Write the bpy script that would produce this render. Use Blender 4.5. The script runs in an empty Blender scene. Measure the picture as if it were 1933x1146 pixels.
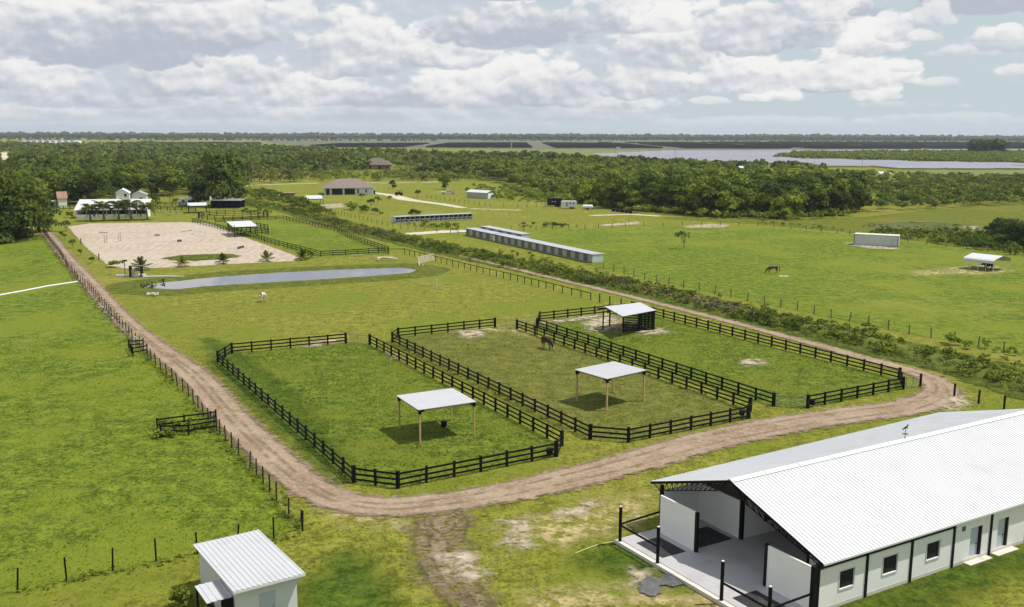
import bpy, math, random
import numpy as np
from mathutils import Vector
random.seed(7); RNG=np.random.default_rng(7)
SC=bpy.context.scene; COL=SC.collection
R=math.radians
# ------------------------------------------------ camera
F,CX,CY,YH,H=1820.,966.5,573.,250.5,28.
PITCH=math.atan((CY-YH)/F); ROLL=math.atan(.0031)
cd=bpy.data.cameras.new('camera'); cam=bpy.data.objects.new('camera',cd); COL.objects.link(cam)
cd.sensor_fit='HORIZONTAL'; cd.sensor_width=36; cd.lens=36*F/1933; cd.clip_start=.5; cd.clip_end=40000
from mathutils import Matrix
cam.matrix_world=Matrix.Translation((0,0,H))@Matrix.Rotation(math.pi/2-PITCH,4,'X')@Matrix.Rotation(ROLL,4,'Z')
SC.camera=cam
def W(px,py,z=0.):
    """ground point (or point at height z) seen at a pixel of the 1933x1146 photo"""
    x=(px-CX)/F; y=-(py-CY)/F; c,s=math.cos(ROLL),math.sin(ROLL)
    xr=x*c-y*s; yr=x*s+y*c
    d=(xr, math.cos(PITCH)+yr*math.sin(PITCH), -math.sin(PITCH)+yr*math.cos(PITCH))
    t=(z-H)/d[2]
    return (d[0]*t,d[1]*t)
def PXL(X,Y,Z=0.):
    z=Z-H; u=X; v=Y*math.sin(PITCH)+z*math.cos(PITCH); w=Y*math.cos(PITCH)-z*math.sin(PITCH); x=u/w; y=v/w; c,s=math.cos(ROLL),math.sin(ROLL)
    return CX+(x*c+y*s)*F, CY-(-x*s+y*c)*F
def W3(px,py,z=0.,zz=None): a=W(px,py,z); return Vector((a[0],a[1],z if zz is None else zz))
# ------------------------------------------------ sun, exposure
SUN=Vector((1.85,.12,3.35)).normalized()
sl=bpy.data.lights.new('sun','SUN'); sl.energy=4.0; sl.angle=R(.6); sl.color=(1,.955,.88)
so=bpy.data.objects.new('sun',sl); COL.objects.link(so); so.rotation_euler=SUN.to_track_quat('Z','Y').to_euler()
so.location=(0,0,55)
SC.view_settings.view_transform='Standard'; SC.view_settings.look='None'
SC.cycles.transparent_max_bounces=48
SC.view_settings.exposure=0.32; SC.view_settings.gamma=1
# ------------------------------------------------ node helper
class NT:
    def __init__(s,tree): s.t=tree; s.N=tree.nodes; s.L=tree.links
    def n(s,typ,ins=None,**kw):
        nd=s.N.new(typ)
        for k,v in kw.items(): setattr(nd,k,v)
        for k,v in (ins or {}).items():
            so_=nd.inputs[k]
            if isinstance(v,bpy.types.NodeSocket): s.L.new(v,so_)
            else: so_.default_value=v
        return nd
    def m(s,op,a,b=0.,c=None,clamp=False):
        ins={0:a,1:b}
        if c is not None: ins[2]=c
        nd=s.n('ShaderNodeMath',ins,operation=op); nd.use_clamp=clamp; return nd.outputs[0]
    def mix(s,f,a,b,blend='MIX'):
        nd=s.n('ShaderNodeMix',data_type='RGBA',blend_type=blend); nd.clamp_factor=True
        for i,v in ((0,f),(6,a),(7,b)):
            if isinstance(v,bpy.types.NodeSocket): s.L.new(v,nd.inputs[i])
            elif i==0: nd.inputs[0].default_value=v
            else: nd.inputs[i].default_value=(*v,1) if len(v)==3 else v
        return nd.outputs[2]
    def noise(s,vec,scale,detail=4,rough=.55,dist=0.):
        return s.n('ShaderNodeTexNoise',{'Vector':vec,'Scale':scale,'Detail':detail,'Roughness':rough,'Distortion':dist}).outputs[0]
    def ss(s,v,a,b,lo=0.,hi=1.):
        nd=s.n('ShaderNodeMapRange',{0:v,1:a,2:b,3:lo,4:hi},interpolation_type='SMOOTHSTEP'); return nd.outputs[0]
    def lin(s,v,a,b,lo=0.,hi=1.):
        return s.n('ShaderNodeMapRange',{0:v,1:a,2:b,3:lo,4:hi}).outputs[0]
# ------------------------------------------------ sky
wd=bpy.data.worlds.new('World'); SC.world=wd; wd.use_nodes=True
wd.cycles.sampling_method='MANUAL'; wd.cycles.sample_map_resolution=256
t=NT(wd.node_tree); t.N.clear()
sky=t.n('ShaderNodeTexSky',sky_type='NISHITA'); sky.sun_disc=False; sky.sun_elevation=math.asin(SUN.z)
sky.sun_rotation=math.atan2(SUN.x,SUN.y); sky.air_density=1.2; sky.dust_density=3.0; sky.ozone_density=1
CLSEED=(3.7,9.1)
tc=t.n('ShaderNodeTexCoord'); sx=t.n('ShaderNodeSeparateXYZ',{0:tc.outputs['Generated']})
X,Y,Z=sx.outputs
az=t.m('ARCTAN2',X,Y); el=t.m('ARCSINE',Z)
elc=t.m('MAXIMUM',el,0.0)
def puff(dx,dy,det):
    vx=t.n('ShaderNodeCombineXYZ',{0:t.m('MULTIPLY_ADD',az,31.,dx),1:t.m('MULTIPLY_ADD',elc,46.,dy),2:3.7}).outputs[0]
    fb=t.noise(vx,1.,det,.60,.1)
    vo=t.n('ShaderNodeTexVoronoi',{'Vector':vx,'Scale':1.7,'Randomness':1.0},feature='F1',voronoi_dimensions='2D')
    return t.m('SUBTRACT',t.m('MULTIPLY',fb,1.3),t.m('MULTIPLY',vo.outputs[0],.32))
p0=puff(0,0,7.); p1=puff(.10,.24,7.)
lf=t.noise(t.n('ShaderNodeCombineXYZ',{0:t.m('MULTIPLY',az,13.),1:t.m('MULTIPLY',elc,21.),2:5.2}).outputs[0],1.,2,.5)
edge=t.m('ADD',t.m('MULTIPLY',t.m('SUBTRACT',p0,.49),1.9),t.m('MULTIPLY',t.m('SUBTRACT',lf,.5),2.0))      # ragged outline
relief=t.m('ADD',t.m('MULTIPLY',t.m('SUBTRACT',p0,p1),1.45),t.m('MULTIPLY',t.m('SUBTRACT',lf,.5),1.7))    # lit and shaded puffs
lowv=t.n('ShaderNodeCombineXYZ',{0:t.m('MULTIPLY',az,4.5),1:t.m('MULTIPLY',elc,22.),2:8.}).outputs[0]
low=t.noise(lowv,1.,4,.55)
skyc=t.mix(t.ss(az,-.4,.5),(6.3,7.0,7.75),(6.2,7.25,7.6))
skyc=t.mix(t.ss(el,0.,.30,.0,.5),skyc,(5.3,6.7,7.8))
fin=t.mix(.06,skyc,sky.outputs[0])
veil=t.m('MULTIPLY',t.ss(t.m('ADD',low,t.ss(az,-.35,.45,.13,-.12)),.40,.62),t.ss(el,.0,.10,.25,.7))
fin=t.mix(veil,fin,t.mix(t.ss(relief,-.5,.5),(6.2,6.6,7.6),(8.0,8.15,8.5)))
# cumulus banks: azimuth, base elevation, half width, height, greyness
CL=[(150,240,200,22,.0,.45),(520,240,240,20,.0,.4),(900,240,220,18,.0,.35),(40,228,170,34,.25,.6),(330,222,230,38,.2,.5),(700,226,220,40,.2,.5),(1060,222,190,36,.1,.5),(560,196,150,40,.1,.7),(200,200,170,50,.35,.75),(1160,200,110,32,.0,.7),
 (60,172,130,60,.1,.9),(330,178,120,60,.25,.9),(460,168,130,85,.0,1),(620,190,100,60,.05,.9),(760,196,110,55,.25,.9),(900,190,160,85,.0,1),(1020,186,110,90,.2,1),
 (1200,172,95,70,.15,1),(1545,172,75,34,.45,1),(1450,189,60,22,-.15,1),(1640,187,52,32,-.25,1),(1385,160,95,80,-.05,1),(1575,160,115,75,-.2,1),(1690,142,30,18,-.2,.9),(1620,110,60,55,-.15,1),
 (70,110,120,110,.15,1),(430,100,120,95,.4,1),(235,118,170,120,.55,1),(130,42,90,45,-.2,1),(680,126,130,115,.1,1),(590,60,70,50,-.1,.8),(820,118,110,70,.15,1),(1235,112,120,125,-.1,1),
 (1130,60,110,70,.1,.9),(970,80,185,75,.45,1),(1420,92,130,95,.2,1),(1520,40,90,70,.0,1),(1400,6,150,24,.8,1),(1840,46,190,50,.8,1),(1900,112,130,24,.15,.5),(1780,232,170,18,.05,.35),(1430,236,220,16,.05,.35),(1700,205,90,14,.0,.4),(1720,66,50,40,-.1,.7),(1665,84,32,55,-.1,.85),(1722,92,34,20,-.1,.8),
 (1850,96,60,24,-.1,.9),(1940,92,40,24,-.1,.9),(1910,152,40,18,-.1,.7),(1760,168,34,14,-.1,.6),(1330,196,40,12,-.1,.6),(1790,120,60,16,-.1,.5),(1250,60,70,50,-.2,.9),(850,10,220,30,.5,1),(340,20,90,60,.1,.9)]
for cx_,cy_,hw_,hh_,gr_,op_ in CL:
    a_=math.atan((cx_-CX)/F); e_=(YH-cy_)/F
    x_=t.m('MULTIPLY_ADD',az,F/hw_,-a_*F/hw_); y_=t.m('MULTIPLY_ADD',el,F/hh_,-e_*F/hh_)
    yn=t.m('MAXIMUM',y_,t.m('MULTIPLY',y_,-4.))
    r_=t.m('ADD',t.m('MULTIPLY',x_,x_),t.m('MULTIPLY',yn,yn))
    s_=t.m('ADD',t.m('SUBTRACT',1.0,r_),edge)
    mk=t.ss(s_,-.02,.40 if cx_>1100 else .50,0,op_)
    li=t.m('ADD',t.m('MULTIPLY_ADD',y_,1.15,.14-gr_*1.25),relief)
    col=t.mix(t.ss(li,-.6,1.0),(5.3,5.7,6.6),(9.9,9.8,9.65))
    fin=t.mix(mk,fin,col)
fin=t.mix(t.ss(el,.0,.022,.7,.0),fin,skyc)
bg=t.n('ShaderNodeBackground',{0:fin,1:.074}); out=t.n('ShaderNodeOutputWorld',{0:bg.outputs[0]})
# ------------------------------------------------ materials
MATS={}
def base_mat(name):
    m=bpy.data.materials.new(name); m.use_nodes=True; tt=NT(m.node_tree); tt.N.clear()
    o=tt.n('ShaderNodeOutputMaterial'); b=tt.n('ShaderNodeBsdfPrincipled'); tt.L.new(b.outputs[0],o.inputs[0])
    g=tt.n('ShaderNodeNewGeometry').outputs['Position']
    return m,tt,b,o,g
def bump(tt,b,h,strength,dist):
    nd=tt.n('ShaderNodeBump',{'Strength':strength,'Distance':dist,'Height':h}); tt.L.new(nd.outputs[0],b.inputs['Normal'])
def plain(name,c,rough=.7,var=.18,scale=3.,metal=0.,bmp=.0,dirt=None,dscale=.6,dth=(.5,.75),tint=False):
    m,tt,b,o,g=base_mat(name)
    oc=tt.n('ShaderNodeTexCoord').outputs['Object']
    n1=tt.noise(oc,scale,5,.6); n2=tt.noise(oc,scale*7,3,.6)
    f=tt.m('ADD',tt.m('MULTIPLY',n1,.6),tt.m('MULTIPLY',n2,.4))
    col=tt.mix(tt.lin(f,.3,.7),tuple(x*(1-var) for x in c),tuple(min(1,x*(1+var*.6)) for x in c))
    if dirt: col=tt.mix(tt.ss(tt.noise(oc,dscale,6,.65),dth[0],dth[1],0,.8),col,dirt)
    tt.L.new(col,b.inputs[0]); b.inputs['Roughness'].default_value=rough; b.inputs['Metallic'].default_value=metal
    if sum(c)<.12: b.inputs['Specular IOR Level'].default_value=.15
    if bmp: bump(tt,b,n2,.5,bmp)
    MATS[name]=m; return m
def edge_alpha(m,tt,b,o,g,w,amp,ns,holes=None):
    a=tt.n('ShaderNodeAttribute',attribute_name='sd').outputs['Fac']
    nz=tt.m('MULTIPLY',tt.m('SUBTRACT',tt.noise(g,ns,3,.7),.5),amp)
    al=tt.ss(tt.m('ADD',a,nz),-w,w)
    if holes: al=tt.m('MULTIPLY',al,tt.ss(tt.noise(g,holes[0],4,.72),holes[1],holes[2]))
    tr=tt.n('ShaderNodeBsdfTransparent'); mx=tt.n('ShaderNodeMixShader',{0:al,1:tr.outputs[0],2:b.outputs[0]})
    tt.L.new(mx.outputs[0],o.inputs[0])
def grass_mat(name,dark,mid,lite,dry,dryamt=.5,alt=None,edge=None,fine=1.,big=.02,bd=.14,holes=None,soil=None):
    m,tt,b,o,g=base_mat(name)
    nb=tt.noise(g,big,2,.5); nm=tt.noise(g,.16,4,.62); nf=tt.noise(g,2.3*fine,4,.75); nf2=tt.noise(g,.62*fine,4,.72)
    col=tt.mix(tt.ss(nf,.40,.58),dark,mid)
    col=tt.mix(tt.ss(nf,.56,.68,0,.6),col,lite)
    col=tt.mix(tt.ss(nf2,.46,.68,0,.8),col,lite)
    col=tt.mix(tt.ss(nf2,.47,.33,0,.75),col,tuple(x*.82 for x in dark))
    col=tt.mix(tt.ss(nm,.40,.30,0,.6),col,dark)
    if alt: col=tt.mix(tt.ss(tt.m('ADD',tt.m('MULTIPLY',tt.noise(g,alt[1],3,.6),.8),tt.m('MULTIPLY',nf2,.2)),.46,.60,0,.8),col,alt[0])
    dr=tt.m('ADD',tt.m('MULTIPLY',nb,.55),tt.m('MULTIPLY',nm,.45))
    col=tt.mix(tt.ss(dr,.66-dryamt*.3,.86-dryamt*.3,0,.85),col,dry)
    if soil: col=tt.mix(tt.ss(tt.m('ADD',tt.m('MULTIPLY',nm,.6),tt.m('MULTIPLY',nf,.4)),soil[1],soil[1]+.07,0,.8),col,soil[0])
    tt.L.new(col,b.inputs[0]); b.inputs['Roughness'].default_value=.95; b.inputs['Specular IOR Level'].default_value=.12
    bump(tt,b,nf,.9,bd*2.2)
    if edge: edge_alpha(m,tt,b,o,g,*edge,holes=holes)
    MATS[name]=m; return m
def dirt_mat(name,c1,c2,c3,edge=(.25,1.6,.9),holes=None,tracks=0.,rough=.95,ns=1.2,tufts=None):
    m,tt,b,o,g=base_mat(name)
    n1=tt.noise(g,.22,3,.6); n2=tt.noise(g,ns*2.2,5,.7)
    col=tt.mix(tt.ss(n1,.35,.65),c1,c2); col=tt.mix(tt.ss(n2,.42,.72,0,.75),col,c3)
    h=n2
    if tracks:
        a=tt.n('ShaderNodeAttribute',attribute_name='sd').outputs['Fac']
        k=tt.m('ADD',tt.m('MULTIPLY',a,tracks),tt.m('MULTIPLY',n1,1.6)); w=tt.m('SINE',k)
        n3=tt.noise(g,.5,4,.6)
        col=tt.mix(tt.m('MULTIPLY',tt.ss(w,.15,.95),tt.ss(n3,.36,.56,0,.75)),col,tuple(x*.66 for x in c1))
        h=tt.m('ADD',n2,tt.m('MULTIPLY',w,.35))
    if tufts:
        t1=tt.ss(tt.m('ADD',tt.m('MULTIPLY',tt.noise(g,.45,6,.7),.65),tt.m('MULTIPLY',n2,.35)),tufts[1],tufts[1]+.05)
        col=tt.mix(t1,col,tufts[0])
    tt.L.new(col,b.inputs[0]); b.inputs['Roughness'].default_value=rough; b.inputs['Specular IOR Level'].default_value=.15
    bump(tt,b,h,.6,.12)
    if edge: edge_alpha(m,tt,b,o,g,*edge,holes=holes)
    MATS[name]=m; return m
def leaf_mat(name,dark,lite,trans=.25,rnd=.5):
    m,tt,b,o,g=base_mat(name)
    oi=tt.n('ShaderNodeObjectInfo').outputs['Random']
    n1=tt.noise(g,.55,4,.6); n2=tt.noise(g,3.0,3,.6); nbg=tt.noise(g,.035,2,.5)
    nt_=tt.noise(g,.12,1,.5)
    f=tt.m('ADD',tt.m('MULTIPLY',n1,.25),tt.m('ADD',tt.m('MULTIPLY',n2,.25),tt.m('ADD',tt.m('MULTIPLY',nbg,.2),tt.m('MULTIPLY',nt_,.3))))
    f=tt.m('ADD',f,tt.m('MULTIPLY',tt.m('SUBTRACT',oi,.5),rnd*.25))
    col=tt.mix(tt.ss(f,.38,.62),dark,lite)
    col=tt.mix(tt.ss(nt_,.5,.68,0,.35),col,(lite[0]*1.25,lite[1]*1.1,lite[2]))
    tt.L.new(col,b.inputs[0]); b.inputs['Roughness'].default_value=.65; b.inputs['Specular IOR Level'].default_value=.10
    tl=tt.n('ShaderNodeBsdfTranslucent',{0:tt.mix(.5,col,(.16,.22,.02))}); mx=tt.n('ShaderNodeMixShader',{0:trans,1:b.outputs[0],2:tl.outputs[0]})
    tt.L.new(mx.outputs[0],o.inputs[0]); MATS[name]=m; return m
GE=(.35,2.2,.8)
GY=dict(dark=(.098,.105,.012),mid=(.200,.202,.022),lite=(.275,.268,.042),dry=(.26,.225,.062))
GB=dict(dark=(.060,.092,.007),mid=(.138,.190,.013),lite=(.215,.262,.025),dry=(.22,.225,.036))
GP=dict(dark=(.060,.090,.008),mid=(.130,.180,.014),lite=(.21,.252,.028),dry=(.20,.19,.045))
GO=dict(dark=(.088,.100,.015),mid=(.145,.152,.026),lite=(.205,.200,.045),dry=(.23,.185,.080))
M_ground=grass_mat('lawn_grass',**GY,dryamt=.42,alt=((.140,.168,.014),.05))
M_left=grass_mat('lush_pasture_grass',**GB,dryamt=.36,edge=GE,bd=.2,alt=((.168,.20,.017),.06))
M_right=grass_mat('right_pasture_grass',**GB,dryamt=.45,edge=GE,bd=.2,alt=((.175,.202,.017),.035))
M_pad=grass_mat('paddock_grass',**GP,dryamt=.34,alt=((.148,.175,.016),.12),edge=(.2,1.2,.8),bd=.25)
M_pad2=grass_mat('worn_paddock_grass',**GO,dryamt=.5,edge=(.2,1.2,.8),bd=.2)
M_far1=grass_mat('far_field_grass',(.10,.13,.03),(.15,.18,.05),(.18,.20,.07),(.22,.21,.12),.5,edge=(4,30,.02),fine=.05)
M_far2=grass_mat('far_marsh_grass',(.085,.09,.055),(.125,.125,.08),(.15,.145,.10),(.18,.16,.11),.5,edge=(4,30,.02),fine=.05)
M_marsh=grass_mat('marsh_grass',(.085,.11,.010),(.15,.17,.016),(.20,.20,.028),(.24,.20,.035),.55,edge=(1,7,.25),bd=.3)
M_rough=grass_mat('rough_weeds',(.055,.085,.010),(.115,.150,.016),(.20,.22,.035),(.26,.22,.06),.5,edge=(.6,4,.4),bd=.45)
M_drive=dirt_mat('dirt_track',(.215,.150,.098),(.290,.214,.148),(.39,.31,.23),edge=(.42,2.4,.9),tracks=5.,tufts=((.13,.13,.03),.56))
M_sandp=dirt_mat('bare_sand',(.36,.29,.19),(.44,.36,.26),(.52,.45,.36),edge=(1.1,4.2,.7),holes=(.9,.36,.56))
M_dryp=dirt_mat('dry_turf',(.34,.28,.10),(.42,.34,.15),(.50,.42,.24),edge=(1.6,4.,.6),holes=(.7,.38,.62))
M_mudp=dirt_mat('churned_mud',(.125,.095,.05),(.19,.14,.08),(.29,.225,.145),edge=(1.0,4.4,.6),holes=(1.1,.36,.54),tracks=6)
M_wet=dirt_mat('dark_gravel',(.075,.075,.075),(.11,.11,.11),(.17,.17,.17),edge=(.15,1.8,.9))
M_arena=dirt_mat('arena_sand',(.36,.295,.225),(.42,.35,.275),(.48,.41,.335),edge=(.25,1.2,.4),ns=.5)
M_lime=dirt_mat('pale_shellrock',(.42,.37,.27),(.48,.43,.33),(.56,.51,.42),edge=(.4,2.5,.4))
M_spoil=dirt_mat('ditch_soil',(.065,.075,.018),(.10,.115,.022),(.15,.14,.05),edge=(.3,2.,.9),tufts=((.10,.13,.02),.47))
# arena: rake rings
def arena_rings():
    m=M_arena; tt=NT(m.node_tree); b=[n for n in tt.N if n.type=='BSDF_PRINCIPLED'][0]
    g=[n for n in tt.N if n.type=='NEW_GEOMETRY'][0].outputs['Position']
    src=b.inputs[0].links[0].from_socket
    wv=tt.n('ShaderNodeTexWave',{'Vector':g,'Scale':.16,'Distortion':16.,'Detail':2.5,'Detail Scale':.45,'Detail Roughness':.6},wave_type='BANDS')
    n=tt.noise(g,.05,3,.5)
    f=tt.m('MULTIPLY',tt.ss(wv.outputs[0],.3,.9),tt.ss(n,.36,.6,.15,.62))
    tt.L.new(tt.mix(f,src,(.315,.225,.16)),b.inputs[0])
arena_rings()
M_black=plain('black_board',(.007,.007,.0075),.6,.3,4,bmp=.004)
M_post=plain('weathered_dark_post',(.030,.028,.024),.8,.4,4)
M_postg=plain('grey_wood_post',(.12,.10,.08),.85,.4,4)
M_pine=plain('treated_pine',(.47,.33,.13),.7,.2,5)
M_white=plain('white_paint',(.62,.63,.62),.55,.05,2,dirt=(.55,.54,.5),dscale=.8,dth=(.58,.85))
M_wall=plain('barn_wall_paint',(.80,.79,.755),.6,.04,1.3,dirt=(.48,.48,.43),dscale=.7,dth=(.6,.9))
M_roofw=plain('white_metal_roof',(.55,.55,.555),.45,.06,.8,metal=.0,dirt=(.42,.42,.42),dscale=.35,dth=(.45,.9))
M_roofs=plain('shelter_metal_roof',(.47,.47,.485),.5,.06,.8,dirt=(.38,.38,.38),dscale=.5,dth=(.45,.9))
M_roof_far=plain('far_slope_toned_roof',(.70,.70,.70),.42,.08,.8,metal=.0,dirt=(.45,.45,.46),dscale=.35,dth=(.5,.9))  # same roof metal, recoloured for how light falls on the far slope
M_galv=plain('galvanised_steel',(.45,.46,.47),.4,.15,3,metal=.6)
M_dark=plain('near_black_and_shade',(.02,.02,.022),.8,.2,2)  # near-black paint, also painted in as shade inside openings
M_rubber=plain('rubber_mat',(.035,.033,.036),.75,.3,3,dirt=(.11,.10,.10),dscale=2.,dth=(.5,.8))
M_conc=plain('barn_concrete',(.40,.385,.39),.75,.08,.8,dirt=(.31,.29,.28),dscale=.35,dth=(.45,.7))
M_concl=plain('pale_concrete_edge',(.60,.55,.48),.8,.1,1.2,dirt=(.36,.33,.24),dscale=1.2,dth=(.5,.75))
M_door=plain('grey_white_door',(.44,.49,.54),.5,.05,1)
M_shing=plain('brown_shingle',(.20,.155,.135),.9,.22,1.5,dirt=(.12,.09,.08),dscale=.8)
M_rust=plain('rusty_roof',(.30,.16,.11),.8,.3,1,dirt=(.45,.38,.33),dscale=.8)
M_cont=plain('container_paint',(.52,.56,.53),.6,.1,.8,dirt=(.36,.38,.33),dscale=.9,dth=(.45,.8))
M_contr=plain('container_roof_paint',(.66,.62,.50),.6,.1,.8,dirt=(.42,.33,.22),dscale=.9,dth=(.45,.8))
M_bark=plain('tree_bark',(.11,.085,.06),.9,.3,2)
M_palmt=plain('palm_trunk',(.24,.20,.15),.9,.3,3)
M_deadw=plain('bleached_wood',(.55,.47,.36),.85,.2,4)
M_glass=plain('dark_glass',(.03,.035,.04),.12,.1,2)
M_horse=plain('bay_horse_coat',(.048,.022,.012),.5,.3,2)
M_horsed=plain('black_horse_hair',(.010,.008,.007),.6,.3,6)
M_chest=plain('chestnut_horse_coat',(.085,.032,.014),.5,.3,2)
M_horsew=plain('white_horse_coat',(.60,.54,.46),.6,.15,2)
M_red=plain('red_brown_paint',(.16,.035,.03),.5,.2,4)
M_brown=plain('brown_timber',(.20,.13,.08),.7,.2,4)
M_tyre=plain('tyre_rubber',(.02,.02,.02),.8,.2,4)
M_green=plain('green_tarp',(.05,.13,.08),.7,.2,2)
M_panelb=plain('sky_tinted_solar_glass',(.225,.225,.265),.5,.2,.01)  # reflected sky is put into this pale panel colour
M_paneld=plain('dark_solar_glass',(.10,.10,.115),.6,.5,.003,dirt=(.15,.15,.10),dscale=.0022,dth=(.45,.6))
L_dark=leaf_mat('dark_tree_leaves',(.022,.038,.008),(.095,.130,.018))
L_mid=leaf_mat('green_tree_leaves',(.034,.060,.008),(.175,.228,.023))
L_lite=leaf_mat('light_shrub_leaves',(.075,.110,.009),(.25,.295,.028))
L_palm=leaf_mat('palm_leaves',(.05,.062,.012),(.18,.185,.038),.25)
L_forest=leaf_mat('woodland_leaves',(.030,.052,.008),(.165,.210,.024))
L_scrub=leaf_mat('scrub_leaves',(.055,.085,.009),(.215,.25,.030))
L_twig=leaf_mat('dry_stalks',(.085,.062,.040),(.22,.17,.10),.1)
L_grass=leaf_mat('tall_grass_blades',(.10,.145,.012),(.30,.33,.045),.35)
def mesh_mat():
    m=bpy.data.materials.new('wire_mesh'); m.use_nodes=True; tt=NT(m.node_tree); tt.N.clear()
    o=tt.n('ShaderNodeOutputMaterial'); b=tt.n('ShaderNodeBsdfPrincipled',{0:(.20,.19,.17,1),'Roughness':.6})
    tr=tt.n('ShaderNodeBsdfTransparent'); mx=tt.n('ShaderNodeMixShader',{0:.20,1:tr.outputs[0],2:b.outputs[0]}); tt.L.new(mx.outputs[0],o.inputs[0]); return m
M_wire=mesh_mat()
def water_mat():
    m,tt,b,o,g=base_mat('pond_water')
    b.inputs[0].default_value=(.035,.04,.03,1); b.inputs['Roughness'].default_value=.03; b.inputs['IOR'].default_value=1.33
    b.inputs['Specular IOR Level'].default_value=1.0
    gl=tt.n('ShaderNodeBsdfGlossy',{0:(.62,.605,.635,1),'Roughness':.03})
    bp=tt.n('ShaderNodeBump',{'Strength':.05,'Distance':.01,'Height':tt.noise(g,2.5,2,.5)})
    tt.L.new(bp.outputs[0],b.inputs['Normal']); tt.L.new(bp.outputs[0],gl.inputs['Normal'])
    fr=tt.n('ShaderNodeFresnel',{'IOR':1.33}); mx=tt.n('ShaderNodeMixShader',{0:tt.lin(fr.outputs[0],0.,.5,.05,.95),1:b.outputs[0],2:gl.outputs[0]})
    tt.L.new(mx.outputs[0],o.inputs[0]); return m
M_water=water_mat()
# ------------------------------------------------ mesh builder
class MB:
    def __init__(s): s.v=[]; s.f=[]
    def add(s,vs,fs):
        n=len(s.v); s.v+= [tuple(p) for p in vs]; s.f+=[tuple(i+n for i in q) for q in fs]; return s
    def box(s,x0,x1,y0,y1,z0,z1):
        return s.add([(x0,y0,z0),(x1,y0,z0),(x1,y1,z0),(x0,y1,z0),(x0,y0,z1),(x1,y0,z1),(x1,y1,z1),(x0,y1,z1)],
          [(3,2,1,0),(4,5,6,7),(0,1,5,4),(1,2,6,5),(2,3,7,6),(3,0,4,7)])
    def beam(s,p,q,w,h,up=(0,0,1)):
        p=Vector(p);q=Vector(q);d=(q-p).normalized();u=Vector(up)
        a=d.cross(u)
        if a.length<1e-4: a=d.cross(Vector((1,0,0)))
        a.normalize(); b=a.cross(d).normalized(); a*=w/2; b*=h/2
        return s.add([p-a-b,p+a-b,p+a+b,p-a+b,q-a-b,q+a-b,q+a+b,q-a+b],[(0,1,2,3),(7,6,5,4),(0,4,5,1),(1,5,6,2),(2,6,7,3),(3,7,4,0)])
    def tube(s,pts,rs,n=6,cap=True):
        pts=[Vector(p) for p in pts]
        if not hasattr(rs,'__len__'): rs=[rs]*len(pts)
        vs=[];fs=[]
        for i,p in enumerate(pts):
            d=(pts[min(i+1,len(pts)-1)]-pts[max(i-1,0)]).normalized()
            a=d.cross(Vector((0,0,1)))
            if a.length<.05: a=d.cross(Vector((1,0,0)))
            a.normalize(); b=a.cross(d)
            for k in range(n):
                t_=2*math.pi*k/n; vs.append(p+(a*math.cos(t_)+b*math.sin(t_))*rs[i])
        for i in range(len(pts)-1):
            for k in range(n): fs.append((i*n+k,i*n+(k+1)%n,(i+1)*n+(k+1)%n,(i+1)*n+k))
        if cap: fs.append(tuple(range(n-1,-1,-1))); fs.append(tuple(range((len(pts)-1)*n,len(pts)*n)))
        return s.add(vs,fs)
    def prism(s,poly,z0,z1):
        n=len(poly); return s.add([(p[0],p[1],z0) for p in poly]+[(p[0],p[1],z1) for p in poly],
          [tuple(range(n-1,-1,-1)),tuple(range(n,2*n))]+[(i,(i+1)%n,n+(i+1)%n,n+i) for i in range(n)])
    def mesh(s,name,mat,smooth=False):
        me=bpy.data.meshes.new(name); me.from_pydata(s.v,[],s.f); me.materials.append(mat)
        if smooth: me.polygons.foreach_set('use_smooth',[True]*len(me.polygons))
        me.update(); return me
    def build(s,name,mat,parent=None,loc=None,smooth=False):
        o=bpy.data.objects.new(name,s.mesh(name,mat,smooth)); COL.objects.link(o)
        if parent: o.parent=parent
        if loc is not None: o.location=loc
        return o
def tag(o,label=None,cat=None,group=None,kind=None):
    if label: o['label']=label
    if cat: o['category']=cat
    if group: o['group']=group
    if kind: o['kind']=kind
    return o
def thing(name,label,cat,loc=(0,0,0),rz=0.,group=None):
    o=bpy.data.objects.new(name,None); COL.objects.link(o); o.location=loc; o.rotation_euler=(0,0,rz); o.empty_display_size=.5
    return tag(o,label,cat,group)
def put(me,name,parent,loc=(0,0,0),rz=0.,sc=None):
    o=bpy.data.objects.new(name,me); COL.objects.link(o); o.parent=parent; o.location=loc; o.rotation_euler=(0,0,rz)
    if sc: o.scale=sc
    return o
def copy_tree(o,parent=None):
    c=o.copy(); COL.objects.link(c)
    if parent: c.parent=parent
    for ch in list(o.children): copy_tree(ch,c)
    return c
def np_mesh(name,V,Fq,mat,attr=None,smooth=False):
    """fast mesh from numpy arrays of quads"""
    me=bpy.data.meshes.new(name); nv=len(V); nf=len(Fq)
    me.vertices.add(nv); me.vertices.foreach_set('co',np.ascontiguousarray(V,dtype=np.float32).ravel())
    me.loops.add(nf*4); me.loops.foreach_set('vertex_index',np.ascontiguousarray(Fq,dtype=np.int32).ravel())
    me.polygons.add(nf); me.polygons.foreach_set('loop_start',np.arange(0,nf*4,4,dtype=np.int32))
    me.polygons.foreach_set('loop_total',np.full(nf,4,dtype=np.int32))
    if smooth: me.polygons.foreach_set('use_smooth',np.ones(nf,dtype=bool))
    me.materials.append(mat); me.update(calc_edges=True)
    if attr is not None:
        a=me.attributes.new('sd','FLOAT','POINT'); a.data.foreach_set('value',np.ascontiguousarray(attr,dtype=np.float32))
    return me
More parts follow.
